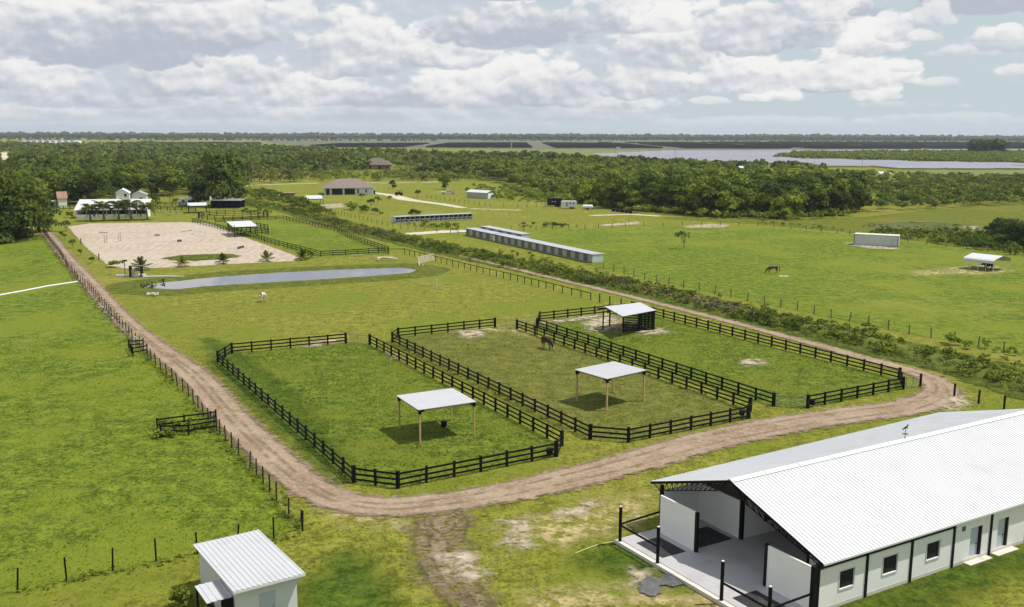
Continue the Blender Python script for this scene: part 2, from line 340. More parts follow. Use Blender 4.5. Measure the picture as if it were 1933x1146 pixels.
# ------------------------------------------------ ground sheets
def sd_poly(P,poly):
    poly=np.array(poly); d=np.full(len(P),1e9); ins=np.zeros(len(P),bool); n=len(poly)
    for i in range(n):
        a=poly[i]; b=poly[(i+1)%n]; e=b-a; w=P-a
        t_=np.clip((w@e)/(e@e+1e-9),0,1); q=w-t_[:,None]*e; d=np.minimum(d,(q*q).sum(1))
        c=((a[1]<=P[:,1])!=(b[1]<=P[:,1]))
        with np.errstate(divide='ignore',invalid='ignore'): xi=a[0]+(P[:,1]-a[1])/(b[1]-a[1]+1e-12)*e[0]
        ins^=c&(P[:,0]<xi)
    d=np.sqrt(d); return np.where(ins,d,-d)
def sd_line(P,pts,hw):
    pts=np.array(pts); best=np.full(len(P),-1e9)
    for i in range(len(pts)-1):
        a=pts[i]; b=pts[i+1]; e=b-a; w=P-a; t_=np.clip((w@e)/(e@e+1e-9),0,1)
        q=w-t_[:,None]*e; h=hw[i]+(hw[i+1]-hw[i])*t_; best=np.maximum(best,h-np.sqrt((q*q).sum(1)))
    return best
def smooth_line(pts,k=4):
    pts=[Vector((*p,0)) for p in pts]; out=[]
    for i in range(len(pts)-1):
        p0=pts[max(i-1,0)];p1=pts[i];p2=pts[i+1];p3=pts[min(i+2,len(pts)-1)]
        for j in range(k):
            t_=j/k; v=.5*((2*p1)+(p2-p0)*t_+(2*p0-5*p1+4*p2-p3)*t_*t_+(3*p1-p0-3*p2+p3)*t_**3); out.append((v.x,v.y))
    out.append((pts[-1].x,pts[-1].y)); return out
def sheet(name,sdf,bb,res,z,mat,margin=1.,hf=None,kind='structure',label=None,cat=None):
    x0,x1,y0,y1=bb; nx=max(2,int((x1-x0)/res)+1); ny=max(2,int((y1-y0)/res)+1)
    gx,gy=np.meshgrid(np.linspace(x0,x1,nx),np.linspace(y0,y1,ny)); P=np.stack([gx.ravel(),gy.ravel()],1)
    sd=sdf(P); idx=np.arange(nx*ny).reshape(ny,nx)
    q=np.stack([idx[:-1,:-1],idx[:-1,1:],idx[1:,1:],idx[1:,:-1]],-1).reshape(-1,4)
    q=q[sd[q].max(1)>-margin]; u,inv=np.unique(q,return_inverse=True); q=inv.reshape(-1,4)
    P=P[u]; sd=sd[u]; zz=np.full(len(P),z) if hf is None else z+hf(P,sd)
    me=np_mesh(name,np.column_stack([P,zz]),q,mat,sd,smooth=hf is not None)
    o=bpy.data.objects.new(name,me); COL.objects.link(o); return tag(o,label,cat,kind=kind)
def bbox(pts,m): a=np.array(pts); return (a[:,0].min()-m,a[:,0].max()+m,a[:,1].min()-m,a[:,1].max()+m)
def PX(l): return [W(*p) for p in l]
def poly_sheet(name,px,z,mat,res=1.,margin=2.,**k):
    pts=PX(px); return sheet(name,lambda P:sd_poly(P,pts),bbox(pts,margin),res,z,mat,margin,**k)
def line_sheet(name,px,hw,z,mat,res=.5,margin=1.5,**k):
    pts=PX(px); n=len(pts); s=smooth_line(pts); hw=np.interp(np.arange(len(s))/4.,np.arange(n),hw)
    return sheet(name,lambda P:sd_line(P,s,hw),bbox(pts,margin+max(hw)),res,z,mat,margin,**k)
g_=MB(); S=14000
g_.add([(-8900,-250,0),(8900,-250,0),(8900,9400,0),(-8900,9400,0)],[(0,1,2,3)])
tag(g_.build('ground',M_ground),kind='structure')
poly_sheet('left_pasture',[(-400,1400),(-700,520),(-100,452),(82,446),(139,520),(181,563),(219,605),(294,690),(356,750),(415,822),(450,860),(500,920),(545,978),(570,1003),(517,1017),(450,1030),(373,1046),(213,1078),(33,1118),(-120,1150)],.012,M_left,1.5,2.)
poly_sheet('right_pasture',[(905,445),(1000,438),(1180,428),(1324,427),(1430,428),(1580,441),(1786,467),(1933,482),(2300,520),(2400,760),(2100,715),(1894,662),(1716,630),(1569,599),(1443,573),(1285,539),(1178,516),(1140,508)],.012,M_right,1.5,2.)
poly_sheet('arena_paddock_grass',[(407,423),(535,416),(637,438),(734,477),(734,480),(605,484),(559,472),(469,446),(400,429)],.012,M_left,1.,1.5)
P1=[(668,911),(751,922),(1050,862),(1060,842),(698,651),(653,648),(438,668),(412,684)]
P2=[(1114,829),(1186,835),(1413,790),(1416,776),(976,621.5),(934.5,618),(752,638),(741,646.5)]
P3=[(1460,767),(1524.6,770.6),(1705,735),(1697,717),(1196,586.5),(1019,606),(1014,619)]
poly_sheet('paddock_grass',P1,.012,M_pad,.8,1.5)
poly_sheet('worn_paddock_grass',P2,.012,M_pad2,.8,1.5)
poly_sheet('shelter_paddock_grass',P3,.012,M_pad,.8,1.5)
poly_sheet('marsh',[(1240,412),(1440,424),(1580,436),(1786,462),(1933,476),(2200,500),(2200,380),(1933,376),(1820,388),(1640,410),(1500,414),(1340,408)],.016,M_marsh,2.,3.)
poly_sheet('far_field',[(-200,262.5),(160,262.5),(420,265.5),(640,267),(900,268.5),(900,262.5),(450,261),(-200,260)],.05,M_far1,30,40)
poly_sheet('far_field',[(930,281),(1120,281.5),(1270,280),(1300,285),(1140,291),(930,289)],.05,M_far1,12,20)
poly_sheet('far_field',[(1700,322),(1933,319),(2100,318),(2100,330),(1933,331),(1760,331)],.02,M_far1,4,8)
poly_sheet('far_marsh',[(430,259),(1000,259.5),(1500,261),(2200,263),(2200,292),(1290,284),(960,281),(600,279)],.06,M_far2,30,40)
# bare patches
ZC=[.016,.092]
def blob(name,px,mat,z=.03,res=.5,margin=2.5):
    k=1 if z>=.028 else 0; ZC[k]+=.0016; poly_sheet(name,px,ZC[k],mat,res,margin)
road_px=[(84,436),(98,452),(128,490),(155,518),(192,562),(240,612),(300,660),(366,708),(430,780),(500,850),(570,910),(640,945),(730,958),(830,950),(930,935),(1060,908),(1200,872),(1340,832),(1500,800),(1620,782),(1720,768),(1775,745),(1768,722),(1715,700),(1600,668),(1450,627),(1300,588),(1180,558),(1080,534),(960,505),(860,480),(760,452),(650,428)]
road_hw=[1.6,1.6,1.6,1.6,1.7,1.7,1.7,1.8,1.8,1.8,1.8,1.8,1.9,2.,2.0,2.2,2.3,2.4,2.4,2.4,2.3,2.1,1.8,1.4,1.1,1.0,1.0,1.0,.95,.9,.9,.8,.6]
line_sheet('dirt_road',road_px,road_hw,.085,M_drive,.35,1.6)
line_sheet('dirt_track',[(800,955),(835,985),(828,1030),(842,1080),(880,1130),(930,1180)],[1.5,2.0,1.8,1.6,1.4,1.1],.075,M_mudp,.35,2.5)
for l,mt in [([(835,1055),(860,1040),(895,1055),(912,1090),(888,1098),(850,1085)],M_sandp),
  ([(960,985),(990,978),(1000,1000),(985,1015),(1000,1030),(960,1038),(948,1030),(965,1010)],M_sandp),
  ([(1060,968),(1095,955),(1130,945),(1125,955),(1095,972),(1065,975)],M_sandp),
  ([(1190,1085),(1220,1078),(1225,1092),(1200,1100)],M_sandp),
  ([(1180,1130),(1230,1110),(1300,1125),(1360,1160),(1180,1180)],M_dryp),
  ([(1330,1110),(1390,1146),(1350,1170),(1290,1140)],M_dryp),
  ([(860,626),(910,624),(915,636),(880,640)],M_sandp),([(840,625),(935,615),(976,622),(1005,636),(960,628),(900,622)],M_dryp),
  ([(1105,612),(1135,598),(1160,596),(1170,622),(1120,626)],M_sandp),([(1110,605),(1200,600),(1205,625),(1130,630)],M_dryp),
  ([(1206,626),(1245,620),(1262,628),(1210,634)],M_sandp),([(1395,684),(1430,680),(1445,688),(1410,692)],M_sandp),
  ([(1790,745),(1815,750),(1830,768),(1790,775),(1775,762)],M_sandp),
  ([(1130,425),(1205,419),(1210,424),(1140,428)],M_sandp),([(1285,428),(1340,423),(1375,425),(1370,430),(1300,431)],M_sandp),
  ([(1780,505),(1870,500),(1915,512),(1860,520),(1790,516)],M_dryp),([(1720,512),(1770,508),(1800,518),(1730,521)],M_dryp),
  ([(1600,458),(1690,468),(1700,472),(1640,470),(1598,462)],M_sandp),([(1818,428),(1842,427),(1850,433),(1825,434)],M_sandp),
  ([(575,656),(590,647),(645,640),(648,643),(600,655)],M_sandp),([(1018,610),(1150,592),(1160,596),(1030,614)],M_sandp),
  ([(590,388),(645,384),(650,392),(600,396)],M_sandp),([(740,668),(755,676),(750,680),(735,672)],M_sandp),
  ([(650,440),(720,438),(860,478),(840,484),(740,455)],M_dryp),([(580,880),(600,870),(640,905),(620,920)],M_dryp),
  ([(1600,930),(1690,920),(1720,900),(1933,850),(1933,870),(1700,930)],M_dryp),
  ([(610,965),(680,970),(770,985),(760,1000),(640,985)],M_dryp)]:
    blob('bare_patch',l,mt,.028 if mt is M_sandp else .018,.6 if l[0][1]>600 else 1.2)
M_lush=grass_mat('watered_grass',(.035,.065,.006),(.075,.125,.010),(.12,.17,.016),(.13,.15,.02),.1,edge=(2.2,4.,.4))
for l in ([(1100,1050),(1175,1024),(1235,1062),(1290,1092),(1225,1080),(1150,1076)],[(560,1146),(640,1050),(700,1060),(740,1146),(700,1200),(560,1200)],[(1600,1150),(1760,1075),(1880,1050),(1933,1040),(1960,1060),(1800,1120),(1650,1180)],[(395,640),(440,662),(560,760),(650,880),(640,915),(540,820),(410,700)]): blob('grass_patch',l,M_lush,.016,.7,3.)
for l in ([(930,1000),(1100,960),(1230,930),(1200,990),(1060,1030)],[(1000,1120),(1150,1100),(1200,1146),(1000,1170)],[(1850,800),(1933,790),(1933,850),(1880,830)]): blob('dry_grass_patch',l,M_dryp,.017,.8,3.)
blob('gravel_patch',[(1207,1105),(1222,1092),(1265,1088),(1298,1098),(1282,1108),(1245,1112),(1240,1132),(1215,1128)],M_wet,.034,.25,1.2)
ARENA=[(128,428),(170,422),(340,419.5),(392,421),(450,444),(520,469),(566,486),(560,493),(430,499),(330,505),(270,507),(228,507),(207,503),(165,470)]
poly_sheet('sand_arena',ARENA,.030,M_arena,1.,1.5)
poly_sheet('grass_island',[(304,488),(335,483),(385,481),(440,480),(455,484),(420,490),(370,493),(330,492)],.045,M_rough,.7,1.5,hf=lambda P,sd:np.clip(sd,0,2)*.18)
line_sheet('driveway',[(706,364),(740,369),(765,376),(790,380),(830,385),(872,392)],[2.2,3,3.5,2.6,2.2,2.],.03,M_lime,1.,2.)
for l,h in [([(480,349.5),(560,347),(598,346)],1.6),([(690,345),(735,345.5),(782,344)],1.6),([(795,344.5),(830,343)],1.6),([(455,352),(480,349.5)],1.4),([(888,394),(933,395.5),(980,397)],1.1),([(785,441),(830,438),(880,436)],3.),([(2,312),(6,296),(14,288)],7.),([(1120,407),(1190,405),(1240,408)],1.6)]:
    line_sheet('gravel_lane',l,[h]*len(l),.03,M_lime,1.4 if h<6 else 5,2.5)
# pond and its banks
POND=[(272,543),(288,537),(360,529),(450,520.5),(540,515),(620,511),(700,508),(755,506),(782,510),(770,515),(700,521),(600,527.5),(500,533.5),(440,537),(380,541),(330,546)]
pw=PX(POND); pbb=bbox(pw,9)
tag(poly_sheet('pond',POND,.05,M_water,2.,0.5),kind='structure')
def bank_h(P,sd):
    o=np.clip(-sd,0,None); far=P[:,1]>np.interp(P[:,0],[-85,-25],[187,205])
    rise=np.where(o<2.6,np.sin(np.clip(o/2.6,0,1)*math.pi/2),np.cos(np.clip((o-2.6)/5.2,0,1)*math.pi/2))
    k=np.where(far,.32,.3)
    n=np.sin(P[:,0]*.31)*np.sin(P[:,1]*.43+1)*.06+np.sin(P[:,0]*.9+P[:,1]*.7)*.03
    return np.where(o>0,rise*(k+n),-.4)-.03
M_bank=grass_mat('bank_grass',(.075,.092,.010),(.128,.145,.016),(.18,.195,.030),(.22,.20,.05),.35,fine=1.,bd=.3)
def ring(P): return sd_poly(P,pw)
def pond_bank():
    gx,gy=np.meshgrid(np.arange(pbb[0],pbb[1],.8),np.arange(pbb[2],pbb[3],.8)); P=np.stack([gx.ravel(),gy.ravel()],1)
    sd=ring(P); idx=np.arange(len(P)).reshape(gx.shape); q=np.stack([idx[:-1,:-1],idx[:-1,1:],idx[1:,1:],idx[1:,:-1]],-1).reshape(-1,4)
    q=q[(sd[q].max(1)>-7.9)&(sd[q].min(1)<1.0)]; u,inv=np.unique(q,return_inverse=True)
    o=bpy.data.objects.new('pond_bank',np_mesh('pond_bank',np.column_stack([P[u],bank_h(P[u],sd[u])]),inv.reshape(-1,4),M_bank,sd[u],True)); COL.objects.link(o); tag(o,kind='structure')
pond_bank()
M_mwater=water_mat(); [n for n in M_mwater.node_tree.nodes if n.type=='BSDF_GLOSSY'][0].inputs[0].default_value=(.26,.28,.10,1)
poly_sheet('marsh_pond',[(1655,425),(1700,421),(1760,420),(1820,424),(1860,431),(1850,438),(1790,441),(1720,440),(1670,434)],.05,M_mwater,2.,.5)
# ------------------------------------------------ fences
POSTM={}
def post_mesh(w,h,mat,rnd=False):
    k=(w,h,mat.name)
    if k not in POSTM:
        b=MB()
        if rnd: b.tube([(0,0,-.1),(0,0,h)],[w/2,w/2*.95],7)
        else:
            b.box(-w/2,w/2,-w/2,w/2,-.1,h-.03); b.add([(-w/2,-w/2,h-.03),(w/2,-w/2,h-.03),(w/2,w/2,h-.03),(-w/2,w/2,h-.03),(0,0,h)],[(0,1,4),(1,2,4),(2,3,4),(3,0,4)])
        POSTM[k]=b.mesh('post',mat)
    return POSTM[k]
def fence(name,label,cat,runs,sp,mat,ph=1.44,pw_=.18,rails=(.34,.78,1.24),rh=.165,corner=None,rnd=False,wire=None,group=None,jit=.012,limit=96,top_only=None):
    """runs: polylines of ground points"""
    o0=Vector((*runs[0][0],0)); root=thing(name,label,cat,o0,0,group); np_=0; extra=MB()
    for run in runs:
        P=[Vector((*p,0))-o0 for p in run]
        for i in range(len(P)-1):
            a,b=P[i],P[i+1]; L=(b-a).length; n=max(1,round(L/sp)); d=(b-a)/n; ang=math.atan2(d.y,d.x)
            for k in range(n+(1 if i==len(P)-2 else 0)):
                p=a+d*k; big=corner and k==0 or (corner and k==n)
                me=post_mesh(pw_*(1.5 if big else 1),ph*(1.03 if big else 1),mat,rnd)
                if np_<limit:
                    q=put(me,'post',root,p,ang); q.rotation_euler=(random.gauss(0,jit),random.gauss(0,jit),ang); np_+=1
                else:
                    h=ph*random.uniform(.95,1.04); extra.box(p.x-pw_/2,p.x+pw_/2,p.y-pw_/2,p.y+pw_/2,-.1,h)
            if rails:
                nrm=Vector((-d.y,d.x,0)).normalized()*(pw_/2+.018)
                for z in rails:
                    mb=MB()
                    for k in range(n):
                        z0=z+random.gauss(0,.008); mb.beam(a+d*k+nrm+Vector((0,0,z0)),a+d*(k+1)+nrm+Vector((0,0,z+random.gauss(0,.008))),.034,rh)
                    mb.build('rail',mat,root)
            if wire:
                mb=MB(); h=wire
                mb.add([a+Vector((0,0,.05)),b+Vector((0,0,.05)),b+Vector((0,0,h)),a+Vector((0,0,h))],[(0,1,2,3)]); mb.build('wire_mesh',M_wire,root)
    if extra.v: tag(extra.build('post',mat,root),kind='stuff')
    return root
M_gate=plain('dull_gate_steel',(.16,.15,.13),.6,.2,3)
def gate(root_or_label,a,b,h=1.25,parent=None,mat=None,nb=5,name='gate',mid=True):
    mat=mat or M_gate
    a=Vector((*a[:2],0)); b=Vector((*b[:2],0)); mb=MB(); z0=.18
    o=parent.location if parent else Vector()
    a2=a-o; b2=b-o
    if not parent: r=thing('gate',root_or_label,'gate',a); a2=Vector((0,0,0)); b2=b-a; parent=r
    Z=lambda z:Vector((0,0,z))
    rr=.035
    for p in (a2,b2): mb.tube([p+Z(z0),p+Z(h)],rr)
    for z in (z0,h): mb.tube([a2+Z(z),b2+Z(z)],rr)
    if mid: m_=(a2+b2)/2; mb.tube([m_+Z(z0),m_+Z(h)],rr*.8)
    for k in range(1,nb): z=z0+(h-z0)*k/nb; mb.tube([a2+Z(z),b2+Z(z)],.013,4,False)
    return mb.build(name if name!='gate' or parent.get('category')!='gate' else 'gate_frame',mat,parent)
def Q(l): return [W(*p) for p in l]
f1=fence('paddock_fence','black board fence round the nearest paddock with the small pine post shelter','fence',
   [Q([(698,651),(1060,842)]),Q([(1060,842),(1050,862),(751,922),(668,911),(412,684),(438,668),(653,648)])],2.55,M_black,corner=True,group='black board paddock fences')
gate('',W(653,648),W(698,651),parent=f1)
f2=fence('paddock_fence','black three rail board fence round the middle paddock with the grazing bay horse','fence',
   [Q([(976,621.5),(1416,776)]),Q([(1416,776),(1413,790),(1186,835),(1114,829),(741,646.5),(752,638),(934.5,618)])],2.55,M_black,corner=True,group='black board paddock fences')
gate('',W(934.5,618),W(976,621.5),parent=f2)
f3=fence('paddock_fence','black board fence round the right paddock with the slatted black shelter','fence',
   [Q([(1524.6,770.6),(1705,735),(1697,717),(1196,586.5),(1019,606),(1014,619),(1460,767)])],2.55,M_black,corner=True,group='black board paddock fences')
gate('',W(1460,767),W(1524.6,770.6),parent=f3)
g4=gate('silver tube gate with a black end post beside the dirt road bend',W(1710,733),W(1736,731)); gp=g4.parent; gp['category']='gate'
put(post_mesh(.2,1.6,M_black),'post',gp,Vector((*W(1737,731),0))-gp.location)
g5=gate('narrow wire gate between the middle paddock and the tall thin post',W(976,619),W(1012,612)); put(post_mesh(.16,2.4,M_black),'post',g5.parent,Vector((*W(1013.7,632),0))-g5.parent.location)
LF=Q([(82,440),(98,462),(112,479),(128,505),(148,531),(166,546),(181.5,563),(206,592),(250,641),(294,689),(325,719),(356,749),(384,787),(415,821),(450,859),(472,884),(497,914),(522,945),(545,976),(571,1002)])
fence('wire_fence','long wire fence on black posts along the left edge of the dirt road','fence',[LF],2.6,M_post,ph=1.5,pw_=.13,rails=None,rnd=True,wire=1.25,jit=.03)
fence('wire_fence','wire fence on thin black posts running behind the white shed','fence',[Q([(571,1003),(517,1016),(449,1031),(373,1046),(295,1060),(213,1078),(126,1098),(33,1118),(-70,1139)])],2.9,M_black,ph=1.6,pw_=.12,rails=None,rnd=True,wire=None,jit=.04)
fence('lane_fence','long single rail black fence beside the pale lane, ending near the slatted shelter','fence',
   [Q([(734,480),(764,480),(833,497),(900,514),(977,532),(1045,549),(1115,567)])],2.7,M_post,ph=1.35,pw_=.12,rails=(1.22,),rh=.13,jit=.01)
fence('lane_posts','short row of black posts without rails behind the slatted shelter','fence',[Q([(1132,571),(1151,576),(1172,581),(1192,585)])],3.2,M_black,ph=1.5,pw_=.14,rails=None)
fence('paddock_fence','dark three rail fence round the green paddock beside the sand arena','fence',
   [Q([(363,420),(400.5,429),(433,438),(469,446),(504.5,458),(559,473),(605,485),(676,481),(734,478),(734,476),(676,456),(637,438),(585,425),(535,415),(490,416),(407,421)])],2.7,M_black,ph=1.4,pw_=.12,corner=False,group='dark fences by the sand arena',limit=96)
c0=Vector((*W(441,410.5),0)); rp=[(c0.x+11.2*math.cos(k*math.pi/12),c0.y+11.2*math.sin(k*math.pi/12)) for k in range(25)]
fence('round_pen','dark round pen of two rails beyond the sand arena','pen',[rp],2.9,M_black,ph=1.7,rails=(.5,1.0,1.6),rh=.13)
fence('small_pen','small dark board pen beside the white roofed shelter in the far paddock','pen',[Q([(430,430),(440,436),(482,441),(507,443),(506,434),(478,429)])],2.4,M_black,ph=1.6,rails=(.4,.9,1.4),rh=.16)
fence('paddock_fence','dark rail fence running behind the white stable to the shaded yard','fence',[Q([(95,396),(120,396),(145,396.5)]),Q([(290,396),(330,398),(370,400)]),Q([(285,389),(352,390)]),Q([(95,389),(140,389)])],3,M_black,ph=1.5,rails=(.5,1.0,1.4),group='dark fences by the sand arena')
# wire fences of the right hand fields
fence('field_fence','wire fence on grey posts along the near side of the big right pasture','fence',[Q([(1140,509),(1178,517),(1217,529),(1262,538),(1320,549),(1380,562),(1443,575),(1505,586),(1569,601),(1639,613),(1716,632),(1801,646),(1894,665),(1960,680)])],3.9,M_postg,ph=1.5,pw_=.13,rails=None,jit=.04)
fence('field_fence','wire fence on grey posts along the far side of the big right pasture','fence',[Q([(940,440),(1012,434.5),(1104,432),(1180,428),(1251,428),(1324,426.5),(1430,427),(1493,432),(1580,441),(1680,453),(1786,466),(1865,476),(1950,487)])],5.2,M_postg,ph=1.45,pw_=.15,rails=None,jit=.04)
fence('field_fence','low wire fence round the lawn of the grey garage','fence',[Q([(806,374),(840,379),(867,383),(925,391),(977,392.5),(1030,391)])],4.5,M_postg,ph=1.5,pw_=.15,rails=None,jit=.04)
fence('field_fence','wire fence between the scrub strip and the hip roofed house','fence',[Q([(580,390),(621,400),(663,411),(702,420),(742,429),(800,437),(850,441),(880,447)])],4.0,M_postg,ph=1.4,pw_=.13,rails=None,jit=.05)
fence('field_fence','three black posts of a wire fence beyond the barn roof','fence',[Q([(1801,749),(1847,762),(1895,773),(1960,787)])],5,M_black,ph=1.5,pw_=.16,rails=None,wire=None)
# two little rail pens on the left pasture
def rail_pen(label,pts,h,rails):
    o=fence('trough_pen',label,'pen',[pts],1.9,M_black,ph=h,pw_=.13,rails=rails,rh=.15,group='small rail pens on the wire fence'); return o
rail_pen('larger black rail pen with weeds inside, on the left of the lower dirt road',Q([(408,794),(398,797),(348,803),(297,810),(304,824),(356,822),(409,813)]),1.15,(.45,.95))
rail_pen('smaller black rail pen with a white tap, on the left of the upper dirt road',Q([(271,656),(243,658),(251,673),(278,667)]),1.3,(.5,1.0))
tap=thing('standpipe','white standpipe in the smaller black rail pen','pipe',(*W(254,655),0)); MB().tube([(0,0,0),(0,0,1.4)],.05).tube([(0,0,1.4),(.25,0,1.4),(.25,0,1.2)],.05).build('pipe',M_white,tap); MB().box(-.12,.12,-.12,.12,.8,1.15).build('valve_box',M_white,tap)
# ------------------------------------------------ barn (local frame: g across, v along)
BO=Vector((21.65,55.11,0)); ue=Vector((math.cos(R(30.07)),math.sin(R(30.07)),0)); ug=Vector((math.cos(R(121.3)),math.sin(R(121.3)),0))
class BB(MB):
    """builder whose coordinates are (g across, v along, z) of the barn"""
    def conv(s): s.v=[tuple(ug*p[0]+ue*p[1]+Vector((0,0,p[2]))) for p in s.v]; s.f=[tuple(reversed(f)) for f in s.f]; return s
    def build(s,*a,**k): s.conv(); return MB.build(s,*a,**k)
barn=thing('horse_barn','long white horse barn with ribbed metal roof and open gable front','barn',BO)
V0,V1=-4.15,29.3; RG,RZ=7.55,5.9; E0,E1=-.35,15.45; EZ=3.28
def roof_side(g0,z0,g1,z1,name,mat):
    b=BB(); n=int((V1-V0)/.305); vs=[]; w=(V1-V0)/n
    prof=[]
    for i in range(n):
        v=V0+i*w; prof+=[(v,0),(v+w*.62,0),(v+w*.70,.035),(v+w*.86,.035),(v+w*.94,0)]
    prof.append((V1,0))
    k=len(prof); vsl=[]
    def gs(v,g): return g+ (1.0*(v-V0)/(V1-V0)*max(0,(g-RG)/(E1-RG)) if g>RG else 0)
    for (v,h) in prof: vsl.append((gs(v,g0),v,z0+h))
    for (v,h) in prof: vsl.append((gs(v,g1),v,z1+h))
    b.add(vsl,[(i,i+1,k+i+1,k+i) for i in range(k-1)])
    b.add([(gs(V0,g0),V0,z0-.03),(gs(V1,g0),V1,z0-.03),(gs(V1,g1),V1,z1-.03),(gs(V0,g1),V0,z1-.03)],[(0,3,2,1)])
    return b.build(name,mat,barn)
roof_side(RG,RZ,E0,EZ,'near_roof_slope',M_roofw); roof_side(RG,RZ,E1,EZ,'far_roof_slope',M_roof_far)
def ridge_cap():
    b=BB(); s=.3*(RZ-EZ)/(RG-E0)
    for v in np.arange(V0-.03,V1,3.05): b.add([(RG-.3,v,RZ-s+.06),(RG,v,RZ+.09),(RG+.3,v,RZ-s+.06),(RG-.3,min(v+3.0,V1),RZ-s+.06),(RG,min(v+3.0,V1),RZ+.09),(RG+.3,min(v+3.0,V1),RZ-s+.06)],[(0,1,4,3),(1,2,5,4)])
    return b.build('ridge_cap',M_white,barn)
ridge_cap()
BB().box(E0-.06,E0+.02,V0,V1,EZ-.12,EZ+.0).build('gutter',M_white,barn)
b=BB(); b.beam((RG,V0+.03,RZ-.12),(E0,V0+.03,EZ-.12),.05,.16); b.beam((RG,V0+.03,RZ-.12),(E1,V0+.03,EZ-.12),.05,.16); b.build('gable_trim',M_black,barn)
BB().box(-.05,14.05,-8.35,V1-.3,-.1,.26).build('edge_slab',M_concl,barn)
BB().box(.02,13.95,-8.0,V1-.32,.26,.30).build('floor_slab',M_conc,barn)
# columns
for v in (-4.2,0,4.13,8.28,12.2,16.3,20.4,24.5,28.6):
    BB().box(-.10,.10,v-.10,v+.10,0.,3.2).build('column',M_black,barn)
    BB().box(14.0,14.22,v-.11,v+.11,0.,3.45).build('column',M_black,barn)
# near long wall with windows and doors
def wall_holes(v0,v1,z0,z1,holes,g0=-.04,g1=.06):
    b=BB(); cur=v0
    for (a,c,zb,zt) in sorted(holes):
        if a>cur: b.box(g0,g1,cur,a,z0,z1)
        if zb>z0: b.box(g0,g1,a,c,z0,zb)
        if zt<z1: b.box(g0,g1,a,c,zt,z1)
        cur=c
    if v1>cur: b.box(g0,g1,cur,v1,z0,z1)
    return b
def wpart(v0,v1,zt,holes): return wall_holes(v0+.1,v1-.1,-.05,zt,holes).build('wall_panel',M_wall,barn)
wins=[(-2.36,-1.09),(1.49,2.81),(5.62,6.9)]
wpart(-4.2,0,2.72,[(*wins[0],1.12,2.25)]); wpart(0,4.13,2.72,[(*wins[1],1.12,2.25)]); wpart(4.13,8.28,2.72,[(*wins[2],1.12,2.25)])
doors=[(10.05,11.3,.12,2.35),(13.0,14.2,.12,2.35)]
wpart(8.28,12.2,3.1,[doors[0]]); wpart(12.2,16.3,3.1,[doors[1]]); wpart(16.3,20.4,3.1,[]); wpart(20.4,24.5,3.1,[]); wpart(24.5,28.6,3.1,[])
for v0,v1 in ((-4.1,-.1),(.1,4.03),(4.23,8.18)): BB().box(.0,.05,v0,v1,2.74,3.16).build('gap_shade_strip',M_dark,barn)  # dark strip painting the shade of the open gap under the eave
for a,c in wins:
    w_=BB().box(.02,.05,a,c,1.12,2.25).build('window',M_dark,barn)
    fr=BB(); fr.box(-.07,-.045,a-.07,a,1.05,2.32); fr.box(-.07,-.045,c,c+.07,1.05,2.32); fr.box(-.07,-.045,a,c,2.25,2.32); fr.box(-.09,-.045,a,c,1.05,1.12); fr.build('window_frame',M_white,w_)
for a,c,zb,zt in doors:
    d=BB().box(.10,.14,a+.02,c-.22,zb,zt).build('door',M_door,barn); BB().box(.0,.14,c-.22,c,zb,zt).build('door_jamb',M_black,barn)
    BB().tube([(.07,c-.32,1.1),(.07,c-.45,1.1)],.03).build('handle',M_dark,d)
    BB().box(-.55,-.05,a-.5,c+.6,-.05,.08).build('door_step',M_concl,barn)
for v in (9.1,16.9):
    d=BB().box(-.075,-.045,v,v+.32,2.35,2.66).build('louvre_vent',M_green,barn)
# far long wall, partitions
BB().box(14.02,14.12,-4.1,V1-.5,.2,3.05).build('far_wall',M_wall,barn)
def part(a,n='partition_wall',m=None): return BB().box(*a).build(n,m or M_wall,barn)
part((9.62,13.35,-4.95,-4.83,.31,3.08),'front_panel'); part((.1,3.62,-4.62,-4.50,.31,3.02),'front_panel')
part((9.9,14.0,-.86,-.74,.31,3.05)); part((9.62,9.74,-.7,3.9,.31,3.05)) ; part((.1,3.6,-.86,-.74,.31,2.9)); part((3.56,3.68,-.7,4.0,.31,2.9))
for v in (4.0,8.2,12.3,16.4,20.4,24.5): part((9.9,14.0,v,v+.1,.31,3.05)); part((.1,3.6,v,v+.1,.31,2.9)); 
for v in (4.9,9.1,13.2): part((9.62,9.74,v,v+2.9,.31,3.05)); part((3.56,3.68,v,v+2.9,.31,2.9))
for v in (1.2,): 
    BB().box(9.58,9.60,v,v+1.3,1.2,2.3).build('window',M_dark,barn); BB().box(3.69,3.71,v,v+1.3,1.2,2.3).build('window',M_dark,barn)
for a in ((9.52,9.74,-5.0,-4.8),(9.55,9.8,-.9,-.7),(3.56,3.78,-4.66,-4.46),(3.6,3.8,-.9,-.7),(-.14,.12,-4.66,-4.36)):
    BB().box(*a,.31,3.1).build('stall_post',M_black,barn)
for a in ((10.0,12.75,-7.44,-5.45),(10.0,12.5,-4.3,-1.3),(.9,3.5,-7.44,-5.5)):
    BB().box(*a,.303,.325).build('rubber_mat',M_rubber,barn)
